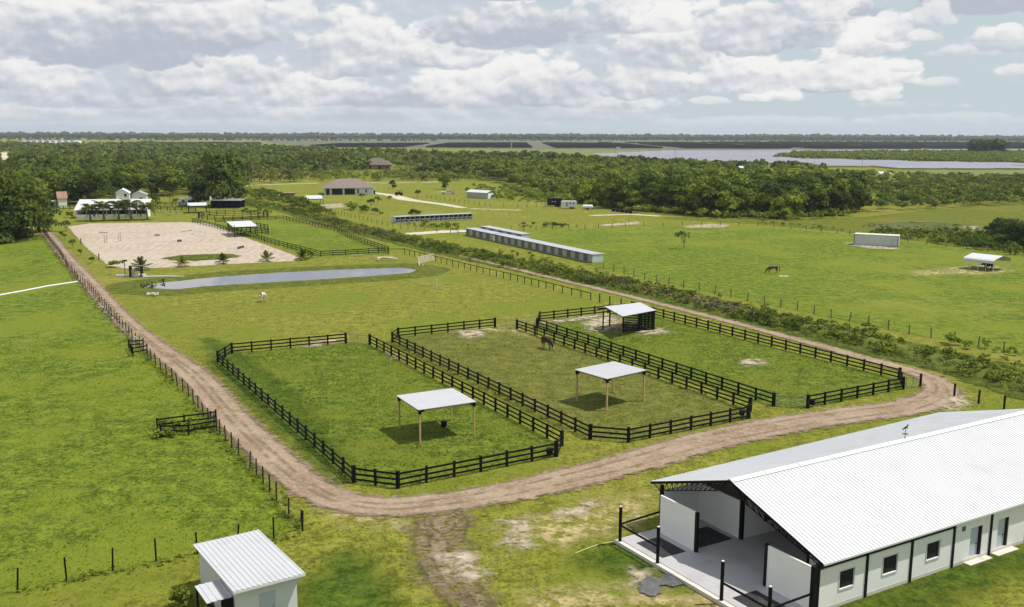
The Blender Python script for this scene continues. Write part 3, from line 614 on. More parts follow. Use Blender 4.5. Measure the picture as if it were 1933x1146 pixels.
# trusses in the gable and rafters
def truss(v,full=True):
    b=BB()
    for side in (1,-1):
        e=14.1 if side>0 else 0.; ez=3.12
        ze=EZ+(min(e-E0,E1-e))*(RZ-EZ)/(RG-E0)-.14; b.beam((e,v,ze),(RG,v,RZ-.16),.06,.08)
        b.beam((e,v,2.98),(RG+side*1.2,v,RZ-1.15) if full else (RG,v,RZ-.7),.05,.06)
        n=12; 
        for k in range(n):
            t0=k/n; t1=(k+.5)/n; t2=(k+1)/n
            U_=lambda t_:(e+(RG-e)*t_,v,ze+(RZ-.16-ze)*t_); D_=lambda t_:(e+(RG+side*1.2-e)*t_,v,2.98+(RZ-1.15-2.98)*t_)
            b.beam(D_(t0),U_(t1),.035,.035); b.beam(U_(t1),D_(t2),.035,.035)
    return b.build('truss',M_black,barn)
for v in (-4.0,0,4.13,8.28,12.2): truss(v)
for side,gs_ in ((1,np.linspace(8.2,14.6,6)),(-1,np.linspace(.4,6.9,6))):
    b=BB()
    for g in gs_:
        z=RZ-(abs(g-RG))*(RZ-EZ)/((RG-E0) if g<RG else (E1-RG))-.12; b.box(g-.03,g+.03,V0+.1,V1-.1,z-.12,z)
    b.build('purlin',M_black,barn)
BB().tube([(15.2,-4.1,3.2),(14.6,-4.1,3.0),(14.2,-4.1,2.6)],.035).build('downpipe',M_black,barn)
# hitching posts and rails in front of the barn
hf=thing('hitching_rail','black post and rail on the left front of the barn slab','rail',BO,0,'black rails on the barn slab')
for g in (13.65,9.64): BB().tube([(g,-8.15,.2),(g,-8.15,2.75)],.11,10).build('post',M_black,hf); BB().tube([(g,-8.15,2.75),(g,-8.15,2.80)],.09,10).build('post_cap',M_white,hf)
BB().beam((13.65,-8.15,1.42),(9.64,-8.15,1.40),.07,.13).build('rail',M_black,hf); BB().beam((13.65,-8.15,1.5),(14.05,-4.3,1.5),.07,.13).build('rail',M_black,hf)
hf=thing('hitching_rail','black post and rail on the right front of the barn slab','rail',BO,0,'black rails on the barn slab')
for g in (3.68,-.15): BB().tube([(g,-8.15,.2),(g,-8.15,2.75)],.11,10).build('post',M_black,hf); BB().tube([(g,-8.15,2.75),(g,-8.15,2.80)],.09,10).build('post_cap',M_white,hf)
BB().beam((3.68,-8.15,1.4),(-.15,-8.15,1.4),.07,.13).build('rail',M_black,hf); BB().beam((-.15,-8.15,1.4),(-.02,-4.6,1.4),.07,.13).build('rail',M_black,hf)
# weathervane
wv=thing('weathervane','black horse weathervane standing on the barn roof ridge','weathervane',BO+ug*RG+ue*12.9+Vector((0,0,RZ+.05)),R(30)); wv.scale=(.8,.8,.8)
MB().tube([(0,0,0),(0,0,1.0)],.03).build('pole',M_black,wv)
MB().tube([(-.35,0,.45),(.35,0,.45)],.025).tube([(0,-.35,.45),(0,.35,.45)],.025).build('cross_arm',M_black,wv)
MB().tube([(-.3,0,1.0),(-.1,0,1.05),(.15,0,1.1),(.28,0,1.3),(.4,0,1.2)],[.05,.09,.08,.05,.03]).tube([(-.25,0,1.0),(-.32,0,.85)],.025).tube([(.12,0,1.05),(.3,0,.92)],.025).tube([(-.3,0,1.02),(-.5,0,.95)],.03).build('horse_figure',M_black,wv)
MB().tube([(-.16,0,-.18),(0,0,.25),(.16,0,-.18)],.02).build('bracket',M_black,wv)
# hose on the grass
hp=[W3(1170,1022,0,.05),W3(1150,1025,0,.05),W3(1130,1029,0,.05),W3(1110,1036,0,.05),W3(1086,1046,0,.06)]
o=MB().tube([p-hp[0] for p in hp],.035,6).build('garden_hose',plain('yellow_hose',(.42,.50,.16),.5),None,hp[0]); tag(o,'pale yellow hose lying on the grass by the barn slab corner','hose')
# ------------------------------------------------ pasture shelters
def corr(mb,x0,x1,y0,y1,z00,z01,sp=.2,h=.018):
    """ribbed sheet, ribs along y, falling from z00 (y0) to z01 (y1)"""
    n=max(2,int((x1-x0)/sp)); w=(x1-x0)/n; pr=[]
    for i in range(n): x=x0+i*w; pr+=[(x,0),(x+w*.55,0),(x+w*.68,h),(x+w*.87,h)]
    pr.append((x1,0)); k=len(pr)
    mb.add([(x,y0,z00+q) for x,q in pr]+[(x,y1,z01+q) for x,q in pr],[(i,i+1,k+i+1,k+i) for i in range(k-1)])
    mb.add([(x0,y0,z00-.03),(x1,y0,z00-.03),(x1,y1,z01-.03),(x0,y1,z01-.03)],[(3,2,1,0)]); return mb
def shelter(label,corners,hz,leg_px=None):
    c=[Vector((*p,0)) for p in corners]; ctr=sum(c,Vector())/4
    ex=(c[1]-c[0]+c[2]-c[3]); w=ex.length/2; ey=(c[3]-c[0]+c[2]-c[1]); d=ey.length/2; ang=math.atan2(ex.y,ex.x)
    r=thing('pasture_shelter',label,'shelter',ctr,ang,'pine post shelters in the paddocks')
    for sx_ in (-1,1):
        for sy_ in (-1,1):
            MB().box(sx_*(w/2-.1)-.075,sx_*(w/2-.1)+.075,sy_*(d/2-.1)-.075,sy_*(d/2-.1)+.075,-.1,hz-.15).build('leg',M_pine,r)
            bk=MB(); X_,Y_=sx_*(w/2-.1),sy_*(d/2-.1); bk.box(X_-.12,X_+.12,Y_-.12,Y_+.12,hz-.5,hz-.08); bk.beam((X_,Y_,hz-.2),(X_-sx_*.45,Y_,hz-.2),.2,.22); bk.beam((X_,Y_,hz-.2),(X_,Y_-sy_*.45,hz-.2),.2,.22); bk.build('corner_bracket',M_black,r)
    for sy_ in (-1,1): MB().box(-w/2+.5,w/2-.5,sy_*(d/2-.1)-.05,sy_*(d/2-.1)+.05,hz-.29,hz-.1).build('beam',M_pine,r)
    for sx_ in (-1,1): MB().box(sx_*(w/2-.1)-.05,sx_*(w/2-.1)+.05,-d/2+.5,d/2-.5,hz-.29,hz-.1).build('beam',M_pine,r)
    b=MB()
    for k in range(1,6): x=-w/2+w*k/6; b.box(x-.03,x+.03,-d/2,d/2,hz-.2,hz-.09)
    b.build('rafter',M_pine,r)
    corr(MB(),-w/2-.1,w/2+.1,-d/2-.1,d/2+.1,hz-.05,hz-.0,.28,.03).build('roof_sheet',M_roofs,r)
    return r
def rect_roof(l,z):
    q=[Vector((*W(*p,z),0)) for p in l]; c=sum(q,Vector())/4; return q
shelter('small pine post shelter with white roof in the nearest left paddock, a black bucket beneath',[(-10.75,89.05),(-5.85,91.55),(-3.4,87.15),(-8.5,84.2)],3.3)
shelter('larger pine post shelter with white roof in the middle paddock',[(6.85,99.0),(11.1,102.3),(14.15,98.95),(9.6,95.0)],3.45)
bk=thing('bucket','black bucket hung at the far right leg of the small pine post shelter','bucket',(*W(838,805),0)); MB().tube([(0,0,.0),(0,0,.55)],[.26,.33],12).build('tub',M_black,bk); MB().tube([(-.3,0,.55),(0,0,.85),(.3,0,.55)],.02).build('handle',M_galv,bk)
def tub(label,px,py,r_=.3,h=.5,mat=None):
    t_=thing('feed_bucket',label,'bucket',(*W(px,py),0)); MB().tube([(0,0,.25),(0,0,.25+h)],[r_*.85,r_],12).build('tub',mat or M_black,t_); MB().tube([(0,0,.25+h),(0,0,.27+h)],[r_*1.06,r_*1.06],12).build('rim',M_black,t_); return t_
tub('black feed bucket hanging at the right corner of the middle paddock fence',1400,788); tub('black feed bucket beside the gate of the right paddock',1533,768); tub('dark bucket at the right end of the nearest paddock fence',1037,862)
# slatted black shelter
def slat_shelter():
    hz=3.0; c=[Vector((*W(px,py,z),0)) for px,py,z in ((1141,578,3.25),(1209,571,3.0),(1239,585,3.0),(1176,596,3.25))]
    a=Vector((*W(1176,628),0)); b=Vector((*W(1234,624),0)); ex=(b-a).normalized(); ey=Vector((-ex.y,ex.x,0)); ang=math.atan2(ex.y,ex.x); w=(b-a).length; d=4.6
    r=thing('run_in_shed','black slatted run-in shelter with white metal roof in the right paddock','shelter',a,ang)
    sk=-3.2  # the open side stands further left
    for x,y in ((0,0),(w,0),(w/2,0),(0,d),(w,d)): MB().box(x-.09,x+.09,y-.09,y+.09,-.1,2.85).build('post',M_black,r)
    MB().box(-2.0-.08,-2.0+.08,2.4,2.56,-.1,2.85).build('post',M_black,r)
    for x0,x1 in ((.1,w/2-.1),(w/2+.1,w-.1)):
        m_=MB()
        for k in range(11): z=.12+k*.245; m_.box(x0,x1,-.02,.03,z,z+.17)
        m_.build('slat_wall',M_black,r)
    m_=MB()
    for k in range(11): z=.12+k*.245; m_.box(w-.02,w+.03,.1,d-.1,z,z+.17)
    m_.build('slat_wall',M_black,r)
    for y in (0,d): MB().box(-2.0,w+.3,y-.05,y+.05,2.72,2.88).build('beam',M_black,r)
    q=[p-a for p in c]; Mi=Matrix.Rotation(-ang,3,'Z'); q=[Mi@p for p in q]
    n=22; vs=[];pr=[]
    m_=MB(); A_,B_,C_,D_=q; zz=(3.2,3.0,2.95,3.15)
    tops=[];bots=[]
    for i in range(n*2+1):
        t_=i/(n*2); h=.03 if i%2 else 0
        p=A_.lerp(B_,t_); tops.append((p.x,p.y,zz[0]+(zz[1]-zz[0])*t_+h)); p=D_.lerp(C_,t_); bots.append((p.x,p.y,zz[3]+(zz[2]-zz[3])*t_+h))
    k=n*2+1; m_.add(tops+bots,[(i,k+i,k+i+1,i+1) for i in range(k-1)])
    m_.add([(A_.x,A_.y,zz[0]-.03),(B_.x,B_.y,zz[1]-.03),(C_.x,C_.y,zz[2]-.03),(D_.x,D_.y,zz[3]-.03)],[(0,1,2,3)]); m_.build('roof_sheet',M_roofs,r)
slat_shelter()
# white shed at the bottom left
def shed():
    q=[Vector((*W(px,py,z),0)) for px,py,z in ((371.4,1026.6,2.75),(497.6,998,2.75),(567,1084.5,2.95),(432.4,1119.7,2.95))]
    ctr=sum(q,Vector())/4; ex=(q[1]-q[0]+q[2]-q[3]).normalized(); ey=Vector((-ex.y,ex.x,0)); ang=math.atan2(ex.y,ex.x)
    w=((q[1]-q[0]).length+(q[2]-q[3]).length)/2; d=((q[0]-q[3]).length+(q[1]-q[2]).length)/2
    r=thing('garden_shed','small white shed with ribbed single slope roof at the bottom left corner','shed',ctr,ang)
    x0,x1,y0,y1=-w/2+.25,w/2-.35,-d/2+.55,d/2-.4
    MB().box(x0,x1,y0,y0+.08,0,2.85).build('front_wall',M_white,r); MB().box(x0,x1,y1-.08,y1,0,2.62).build('back_wall',M_white,r)
    for x in (x0,x1-.08): m_=MB(); m_.prism([(0,0)]*0 or [(x,y0+.08),(x+.08,y0+.08),(x+.08,y1-.08),(x,y1-.08)],0,2.62); m_.build('side_wall',M_white,r)
    corr(MB(),-w/2,w/2,-d/2,d/2,2.95,2.75,.30,.035).build('roof_sheet',M_roofs,r)
    MB().box(-w/2,w/2,-d/2-.02,-d/2+.03,2.80,2.93).build('fascia',M_white,r)
    dr=MB().box(x0+1.35,x0+2.3,y0-.03,y0,.05,2.15).build('door',M_door,r); MB().box(x0+2.12,x0+2.18,y0-.07,y0-.031,1.0,1.3).build('handle',M_galv,dr)
    # lean-to
    lx=x0-1.5; corr(MB(),lx,x0-.01,y0+.3,y0+2.7,2.25,2.3,.3,.035).build('lean_to_roof',M_roofs,r)
    for y in (y0+.4,y0+2.6): MB().box(lx+.05,lx+.15,y-.05,y+.05,0,2.2).build('post',M_black,r)
    MB().box(lx+.8,x0-.01,y0+.32,y0+.38,0,2.2).build('dark_board_wall',M_black,r); MB().box(lx+.1,lx+.4,y0+.32,y0+.38,0,2.2).build('dark_board_wall',M_black,r)
    MB().box(x1,x1+.35,y0+.35,y0+1.0,2.05,2.45).build('wall_unit',M_galv,r)
shed()
# ------------------------------------------------ foliage
def leaf_quads(C,Nn,size,rng):
    n=len(C); t1=rng.normal(size=(n,3)); t1-=Nn*(t1*Nn).sum(1,keepdims=True); t1/=np.linalg.norm(t1,axis=1,keepdims=True)+1e-9
    t2=np.cross(Nn,t1); s=size*(rng.uniform(.6,1.3,(n,1))); a=t1*s; b=t2*s*rng.uniform(.5,.9,(n,1))
    V=np.stack([C-a-b*.6,C+a*.7-b,C+a+b*.7,C-a*.6+b],1).reshape(-1,3)
    return V,np.arange(4*n).reshape(n,4)
def crown(rng,lobes,n,leaf,low=.25):
    L=np.array(lobes,float); w=L[:,3]**2; k=rng.choice(len(L),n,p=w/w.sum())
    u=rng.normal(size=(n,3)); u/=np.linalg.norm(u,axis=1,keepdims=True); u[:,2]=np.where(u[:,2]<-low,-u[:,2]*.6,u[:,2])
    rr=L[k,3:4]*rng.uniform(.72,1.08,(n,1)); asp=np.array([1,1,.82]); C=L[k,:3]+u*rr*asp
    N=u+rng.normal(size=(n,3))*.45+np.array([0,0,.25]); N/=np.linalg.norm(N,axis=1,keepdims=True)
    V,Fq=leaf_quads(C,N,leaf,rng); return V,Fq
def lobes_for(rng,h,r,n,base=.35,spread=.75,flat=1.):
    out=[(0,0,h*(.55+base*.3),r*.62)]
    for i in range(n):
        a=rng.uniform(0,2*math.pi); d=r*spread*math.sqrt(rng.uniform(.1,1)); z=h*rng.uniform(base+.12,.95-.35*(d/r))
        rr=r*rng.uniform(.26,.46); out.append((d*math.cos(a),d*math.sin(a),min(z,h-rr*.8),rr))
    return out
def tree_proto(seed,h,r,nl,nleaf,leaf,lm,base=.3,trunk_r=.28,limbs=5):
    rng=np.random.default_rng(seed); lb=lobes_for(rng,h,r,nl,base)
    V,Fq=crown(rng,lb,nleaf,leaf); cm=np_mesh('crown',V,Fq,lm)
    m=MB(); m.tube([(0,0,-.2),(.05,0,h*.25),(0,.05,h*.5),(0,0,h*.75)],[trunk_r,trunk_r*.8,trunk_r*.6,trunk_r*.25],7)
    for l in lb[1:limbs+1]: m.tube([(0,0,h*.25),(l[0]*.5,l[1]*.5,(l[2]+h*.25)*.5+.3),(l[0],l[1],l[2])],[trunk_r*.5,trunk_r*.35,trunk_r*.12],5,False)
    return cm,m.mesh('trunk',M_bark)
PT={}
def protos(k):
    if k in PT: return PT[k]
    spec={'big':[(15,16,10.5,34,6500,.40,L_dark,-.12,.7)],'oak':[(11,11,6.6,18,2600,.36,L_dark,-.02,.4),(12,12,6.4,18,2600,.36,L_dark,-.02,.4)],
     'tree':[(21,10,4.6,13,1300,.36,L_mid,-.05,.25),(22,12,5.0,15,1500,.36,L_mid,-.02,.28),(23,9,4.9,13,1300,.36,L_mid,-.08,.25),(24,11,4.6,14,1400,.36,L_dark,-.05,.25)],
     'bright':[(31,7,4.4,12,1100,.33,L_lite,-.1,.2),(32,6,3.8,10,950,.33,L_lite,-.1,.2)],
     'sparse':[(47,5,2.3,8,150,.20,L_mid,.38,.09)],'small':[(41,4,1.6,6,240,.24,L_mid,.3,.07),(42,4,1.9,6,260,.24,L_dark,.35,.08)],
     'bush':[(51,2.2,1.5,6,240,.22,L_mid,.02,.04),(52,1.8,1.6,6,240,.22,L_lite,.02,.04),(53,2.6,1.3,6,260,.2,L_scrub,.02,.04)]}[k]
    PT[k]=[tree_proto(*s) for s in spec]; return PT[k]
def tree(kind,x,y,h,label,cat='tree',group=None,name=None,rz=None,i=None,wd_=1.):
    P=protos(kind); i=random.randrange(len(P)) if i is None else i; cm,tm=P[i]
    h0={'big':(16,),'sparse':(5,),'oak':(11,12),'tree':(10,12,9,11),'bright':(7,6),'small':(4,4),'bush':(2.2,1.8,2.6)}[kind][i]; s=h/h0
    r=thing(name or {'sparse':'young_tree','big':'oak_tree','oak':'oak_tree','tree':'tree','bright':'tree','small':'young_tree','bush':'shrub'}[kind],label,cat,(x,y,0),random.uniform(0,6.28) if rz is None else rz,group)
    for nm,me in (('crown',cm),('trunk',tm)):
        if nm=='trunk' and kind=='bush': continue
        put(me,nm,r,(0,0,0),0,(s*wd_,s*wd_,s))
    return r
# palms
def frond_mesh(rng,L,droop,nleaf=11,w=.5):
    V=[];Fs=[]
    pts=[]
    for i in range(9):
        t_=i/8; pts.append(np.array([L*t_*(1-.12*t_),0,L*(.42*t_-droop*t_*t_)]))
    for i in range(8):
        n=len(V); a,b=pts[i],pts[i+1]; V+=[a+[0,-.03,0],a+[0,.03,0],b+[0,.03,0],b+[0,-.03,0]]; Fs.append((n,n+1,n+2,n+3))
    for side in (-1,1):
        for k in range(nleaf):
            t_=.14+.84*k/nleaf; i=min(7,int(t_*8)); f=t_*8-i; p=pts[i]*(1-f)+pts[i+1]*f
            ll=w*math.sin(math.pi*min(1,t_*.85+.12))*rng.uniform(.85,1.1)*1.25; d=np.array([.55,side*.8,-.42-rng.uniform(0,.2)]); d/=np.linalg.norm(d)
            q=p+d*ll; ww=L*.038; n=len(V); V+=[p+[-ww,0,0],p+[ww,0,.01],q+[ww*.35,0,0],q+[-ww*.35,0,0]]; Fs.append((n,n+1,n+2,n+3))
    return np.array(V),np.array(Fs)
def palm_proto(seed,h,L,nf,droop=.75,tr=.16,lean=.3,w=.6,up=1.):
    rng=np.random.default_rng(seed); Vs=[];Fs=[];n=0
    for k in range(nf):
        V,Fq=frond_mesh(rng,L*rng.uniform(.85,1.1),droop*rng.uniform(.7,1.3),w=w)
        e=(k/nf)*1.35*up-.35; ce,se=math.cos(e),math.sin(e); V=np.column_stack([V[:,0]*ce-V[:,2]*se,V[:,1],V[:,0]*se+V[:,2]*ce])
        a=k*2.399+rng.uniform(-.2,.2); c,s=math.cos(a),math.sin(a); V=np.column_stack([V[:,0]*c-V[:,1]*s,V[:,0]*s+V[:,1]*c,V[:,2]+h]); V[:,0]+=lean
        Vs.append(V);Fs.append(Fq+n); n+=len(V)
    cm=np_mesh('crown',np.vstack(Vs),np.vstack(Fs),L_palm)
    tm=MB().tube([(0,0,-.1),(lean*.3,0,h*.35),(lean*.8,0,h*.7),(lean,0,h)],[tr*1.5,tr,tr*.85,tr*.8],7).mesh('trunk',M_palmt)
    return cm,tm
PALM={'coco':palm_proto(61,3.5,3.7,22,.85,.26,.25,.95),'young':palm_proto(62,.5,2.3,15,.30,.15,0,.5,1.55),'royal':palm_proto(63,9.,2.9,17,.9,.24,.1,.9),'nurs':palm_proto(64,1.6,2.7,15,.6,.18,.1,.8)}
def palm(kind,x,y,s,label,group=None,z=0,nm='palm_tree',rz=None):
    cm,tm=PALM[kind]; r=thing(nm,label,'palm',(x,y,z),random.uniform(0,6.28) if rz is None else rz,group)
    put(cm,'crown',r,sc=(s,s,s)); put(tm,'trunk',r,sc=(s,s,s)); return r
for (px,py,s,l) in [(171,417,.95,'leftmost coconut palm in the row before the white stable'),(197,417,1.1,'second coconut palm from the left before the white stable'),(224,416,1.1,'middle coconut palm of the row before the white stable'),(248,415.5,1.15,'second coconut palm from the right before the white stable'),(278.5,415,1.,'rightmost coconut palm at the end wall of the white stable')]:
    palm('coco',*W(px,py),s*1.12,l,'coconut palms before the white stable')
for (px,py,s,l) in [(267,510,1.15,'young palm nearest the white pump stand, between sand arena and pond'),(344,503.5,.95,'young palm in front of the left end of the grass island'),(421,498,.95,'young palm in front of the right end of the grass island'),(503,493.5,1.,'young palm before the empty right part of the sand arena'),(571,491,1.,'young palm beside the dark shrub at the arena fence corner')]:
    palm('young',*W(px,py),s,l,'young palms between arena and pond',z=.0)
palm('royal',*W(322.5,402),.72,'taller of two palms on the lawn behind the arena','two palms behind the arena'); palm('royal',*W(333,405.5),.55,'shorter of two palms on the lawn behind the arena','two palms behind the arena')
for px,py,h,l,k in [(294,389,5.2,'bushy tree right of the white stable gable','tree'),(125,437,3.4,'small round tree at the far left corner of the sand arena','small'),(116,447,1.6,'smallest dark sapling by the upper dirt road','small'),(123,453,1.8,'low sapling second from the arena corner tree','small'),(138,468,2.3,'leaning sapling midway along the arena left edge','small'),(152,483,1.6,'low flat sapling above the lowest one by the dirt road','small'),(173,498,1.6,'lowest round sapling on the grass between road and arena','small'),
    (1291,470,5.2,'lone open crowned tree standing in the big right pasture','sparse'),(700,392,3.6,'wide sapling in front of the hip roofed house garage','small'),(713,386,3.8,'round sapling before the right end of the hip roofed house','small'),(782,418,4.4,'thin sapling behind the left end of the front kennel row','small'),(741,356,5.,'dark tree behind the tractor on the driveway','tree'),(839,358,8.,'dark round tree behind the white pickup truck','tree'),(788,374,3.8,'dark shrub tree on the driveway edge','small'),(882,366,3.6,'shrub left of the grey garage','small'),(736,381,3,'thin sapling left of the tractor','small'),(683,377,3,'thin sapling below the house right window','small'),(653,372,0.1,'','')]:
    if not l: continue
    tree(k,*W(px,py),h,l)
sh1=tree('bush',*W(215,505),1.5,'wide low shrub at the near left corner of the sand arena','shrub',i=1,wd_=1.3); tree('bush',*W(587,487),2.0,'dark shrub at the arena fence corner right of the last young palm','shrub',i=0)
tree('bush',*W(132,411),2.2,'dark round shrub at the left end of the white stable','shrub',i=0)
tree('bush',*W(345,1146),1.6,'leafy bush beside the lean-to of the white shed','shrub',i=2)
tree('big',*W(-12,454),20,'huge dark spreading tree at the left edge above the green pasture','tree',i=0,wd_=.95)
tree('big',*W(38,446),14.5,'dense dark tree between the huge left edge tree and the dirt road end','tree',i=0,wd_=.8)
tree('oak',*W(74,437),10.5,'lower dark tree at the top end of the dirt road','tree',i=1)
tree('oak',*W(172,384),16.5,'very dark broad tree behind the left half of the white stable','tree',i=1,wd_=1.25)
tree('oak',*W(420,389),23,'tall dark tree over the open shed behind the round pen','tree',i=0,wd_=.8)
tree('oak',*W(375,388),9.5,'pale round tree over the campers behind the arena','tree',i=1,wd_=.8)
tree('tree',*W(262,372),11,'medium tree behind the white gabled cottage','tree',i=1)
tree('oak',*W(1930,468),8,'dark tangled thicket tree at the right edge beyond the marsh','tree',i=1,wd_=1.5)
tree('oak',*W(1890,452),6.5,'dark low thicket tree left of the right edge, by the marsh','tree',i=0,wd_=1.2)
for k,(px,py,h) in enumerate([(1385,462,0),(1640,645,2.6),(1700,652,1.4)]):
    if h: tree('bush',*W(px,py),h,['','upright shrub on the ditch bank before the right pasture fence','round shrub right of the upright one on the ditch bank'][k],'shrub',i=2)
# ---- woodland: trees one can tell apart + the far mass
def inside(P,px): return sd_poly(P,Q(px))
RW=[(955,350),(1000,368),(1110,386),(1200,398),(1340,409),(1500,414),(1620,405),(1640,384),(1660,372),(1740,368),(1760,352),(2050,352),(2050,336),(1750,338),(1640,331),(1500,323),(1300,318),(1150,309),(1080,302),(960,297),(880,296),(870,325)]
LW=[(-160,425),(60,402),(95,383),(200,376),(330,370),(400,367),(455,372),(462,357),(470,352),(430,340),(500,330),(600,330),(690,325),(700,322),(690,312),(760,310),(800,318),(790,333),(880,338),(960,350),(875,325),(880,296),(700,292),(600,285),(450,275),(0,273),(-160,273)]
def scatter(px,spf,rng,tries=1):
    pts=Q(px); a=np.array(pts); x0,x1,y0,y1=a[:,0].min(),a[:,0].max(),a[:,1].min(),a[:,1].max(); out=[]
    y=y0
    while y<y1:
        s=spf(y); xs=np.arange(x0,x1,s)+rng.uniform(-.45,.45,int(math.ceil((x1-x0)/s)))*s if False else np.arange(x0,x1,s)
        xs=xs+rng.uniform(-.45,.45,len(xs))*s; ys=y+rng.uniform(-.45,.45,len(xs))*s; out.append(np.column_stack([xs,ys])); y+=s*.9
    P=np.vstack(out); P=P[sd_poly(P,pts)>1]
    P=P[np.abs(P[:,0])<P[:,1]*.62+10]; return P
rng=np.random.default_rng(99)
clear=[([(680,321),(740,321),(738,308),(682,308)]),([(-10,320),(0,290),(20,286),(22,318)]),([(868,328),(920,328),(918,316),(872,316)]),([(100,395),(130,395),(130,376),(100,376)]),([(205,392),(285,392),(285,374),(205,374)])]
def keep(P):
    m=np.ones(len(P),bool)
    for c in clear: m&=sd_poly(P,Q(c))<0
    return P[m]
PR=keep(scatter(RW,lambda y:6.3 if y<520 else 7.5+ (y-500)/90,rng)); PL=keep(scatter(LW,lambda y:7.5 if y<520 else 8.+(y-500)/110,rng))
dR=np.hypot(PR[:,0],PR[:,1]); dL=np.hypot(PL[:,0],PL[:,1])
oR=np.argsort(dR); oL=np.argsort(dL); NR,NL=150,110
def tone(x,y): return math.sin(x*.021+1.3)*math.sin(y*.017+.4)+.5*math.sin(x*.06+y*.05)
def zone(x,y):
    px=PXL(x,y)[0]
    if 'R'==ZS[0]: return ['behind the grey garage','behind the horse trailers','left of the tall leaning pole','just right of the tall leaning pole','above the shipping container','above the marsh'][sum(px>k for k in (1040,1200,1340,1500,1700))]
    return ['behind the huge left edge tree','behind the white stable','behind the campers','beyond the hip roofed house'][sum(px>k for k in (100,300,470))]
ZS=['R']
def plant(P,group,labs,hs,brightp):
    for x,y in P:
        labs=['taller dark green tree in the woodland '+zone(x,y),'low light green tree in the woodland '+zone(x,y)]
        b=tone(x,y)+random.gauss(0,.35)
        h=random.uniform(*hs); qx=PXL(x,y)[0]
        if qx>1600 and math.hypot(x,y)>430: h=min(h,random.uniform(4.5,7))
        if b>brightp: tree('bright',x,y,h*.62,labs[1],'tree',group)
        else: tree('tree',x,y,h,labs[0],'tree',group)
plant(PR[oR[:NR]],'trees of the woodland edge on the right',['taller dark green tree in the woodland edge right of the garage','low light green tree in the woodland edge right of the garage'],(8.5,15.5),.6)
ZS[0]='L'
plant(PL[oL[:NL]],'trees of the left woodland behind the stable',['taller green tree in the left woodland behind the white stable','low light green tree in the left woodland behind the white stable'],(7,14.5),.45)
def mass(name,P,hf,nq,leaf,mat,label,cat='woodland',rr=.42,seed=5,flat=False):
    rng=np.random.default_rng(seed); Vs=[];Fs=[]; tiles=[]
    for k in range(8):
        lb=lobes_for(rng,1.,rr,5,.15); V,Fq=crown(rng,lb,nq,leaf); tiles.append((V,Fq))
    n=0
    for i,(x,y) in enumerate(P):
        V,Fq=tiles[i%8]; h=hf(x,y); a=rng.uniform(0,6.28); c,s=math.cos(a),math.sin(a); w_=h*rng.uniform(.85,1.25)
        Vs.append(np.column_stack([(V[:,0]*c-V[:,1]*s)*w_+x,(V[:,0]*s+V[:,1]*c)*w_+y,np.maximum(V[:,2],0)*h])); Fs.append(Fq+n); n+=len(V)
    o=bpy.data.objects.new(name,np_mesh(name,np.vstack(Vs),np.vstack(Fs),mat)); COL.objects.link(o); return tag(o,label,cat,kind='stuff')
hh=lambda lo,hi:(lambda x,y:(lo+(hi-lo)*(.5+.5*max(-1,min(1,-tone(x,y)))))*random.uniform(.75,1.2))
r1=PR[oR[NR:]]; r1n=r1[np.hypot(r1[:,0],r1[:,1])<720]; r1f=r1[np.hypot(r1[:,0],r1[:,1])>=720]
def rh_(x,y): return random.uniform(3.5,6.) if PXL(x,y)[0]>1560 else hh(7,12.5)(x,y)
br=lambda P,f,k: np.random.default_rng(k).random(len(P))<f+.2*np.sin(P[:,0]*.02+1)*np.sin(P[:,1]*.017)
b1=br(r1n,.16,1); mass('light_brush',r1n[b1],lambda x,y:random.uniform(3.5,6.5),200,.06,L_lite,'light green brush showing between the trees of the right woodland','brush',.55,6); r1n=r1n[~b1]
mass('woodland',r1n,rh_,330,.050,L_forest,'dense green woodland filling the right middle distance behind its front trees')
if len(r1f): mass('woodland',r1f,hh(6,10),90,.11,L_forest,'far part of the right woodland before the pale solar field')
l1=PL[oL[NL:]]; b2=br(l1,.30,2); mass('light_brush',l1[b2],lambda x,y:random.uniform(3.,6.),120,.08,L_lite,'light green brush and nursery plants between the trees of the left woodland','brush',.6,7); l1=l1[~b2]; dl=np.hypot(l1[:,0],l1[:,1])
mass('woodland',l1[dl<720],hh(6,11),260,.055,L_forest,'dense mixed woodland on the left behind the stable and the cottage')
mass('woodland',l1[dl>=720],hh(5,11),75,.115,L_forest,'far part of the left woodland reaching towards the horizon fields')
# low shrubs: strip in front of the woods, islands in the solar field
def low_mass(px,sp,h0,h1,label,mat=L_scrub,nq=70,leaf=.13,seed=3,name='shrubs',rr=.75):
    P=keep(scatter(px,lambda y:sp,np.random.default_rng(seed))); return mass(name,P,lambda x,y:random.uniform(h0,h1),nq,leaf,mat,label,'shrubs',rr,seed)
low_mass([(935,352),(1000,377),(1110,390),(1200,402),(1340,413),(1500,418),(1620,408),(1600,402),(1400,402),(1200,390),(1080,378),(990,362)],3.4,1.5,3.2,'low light green brush along the foot of the right woodland',nq=90,leaf=.10)
low_mass([(1640,404),(1820,392),(2050,385),(2050,340),(1760,345),(1660,365)],6.5,2.5,5.5,'light green scrub between the marsh and the solar field',nq=110,leaf=.09,seed=8)
low_mass([(1455,300),(1500,291.5),(1700,289.5),(2100,289),(2100,315),(1800,309),(1600,303.5)],9,3.5,6.5,'dark green scrub island in the pale solar field',L_forest,60,.14,9)
low_mass([(1830,292),(1895,292),(1885,287),(1840,287)],9,17,24,'tall dark tree clump on the scrub island of the solar field',L_dark,90,.13,10,'tree_clump',.4)
low_mass([(1740,440),(1850,447),(1960,470),(1960,494),(1860,474),(1780,465),(1730,455),(1640,447),(1640,440)],2.6,1.0,2.6,'tangled bushes between the marsh pond and the pasture fence',L_scrub,80,.12,12)
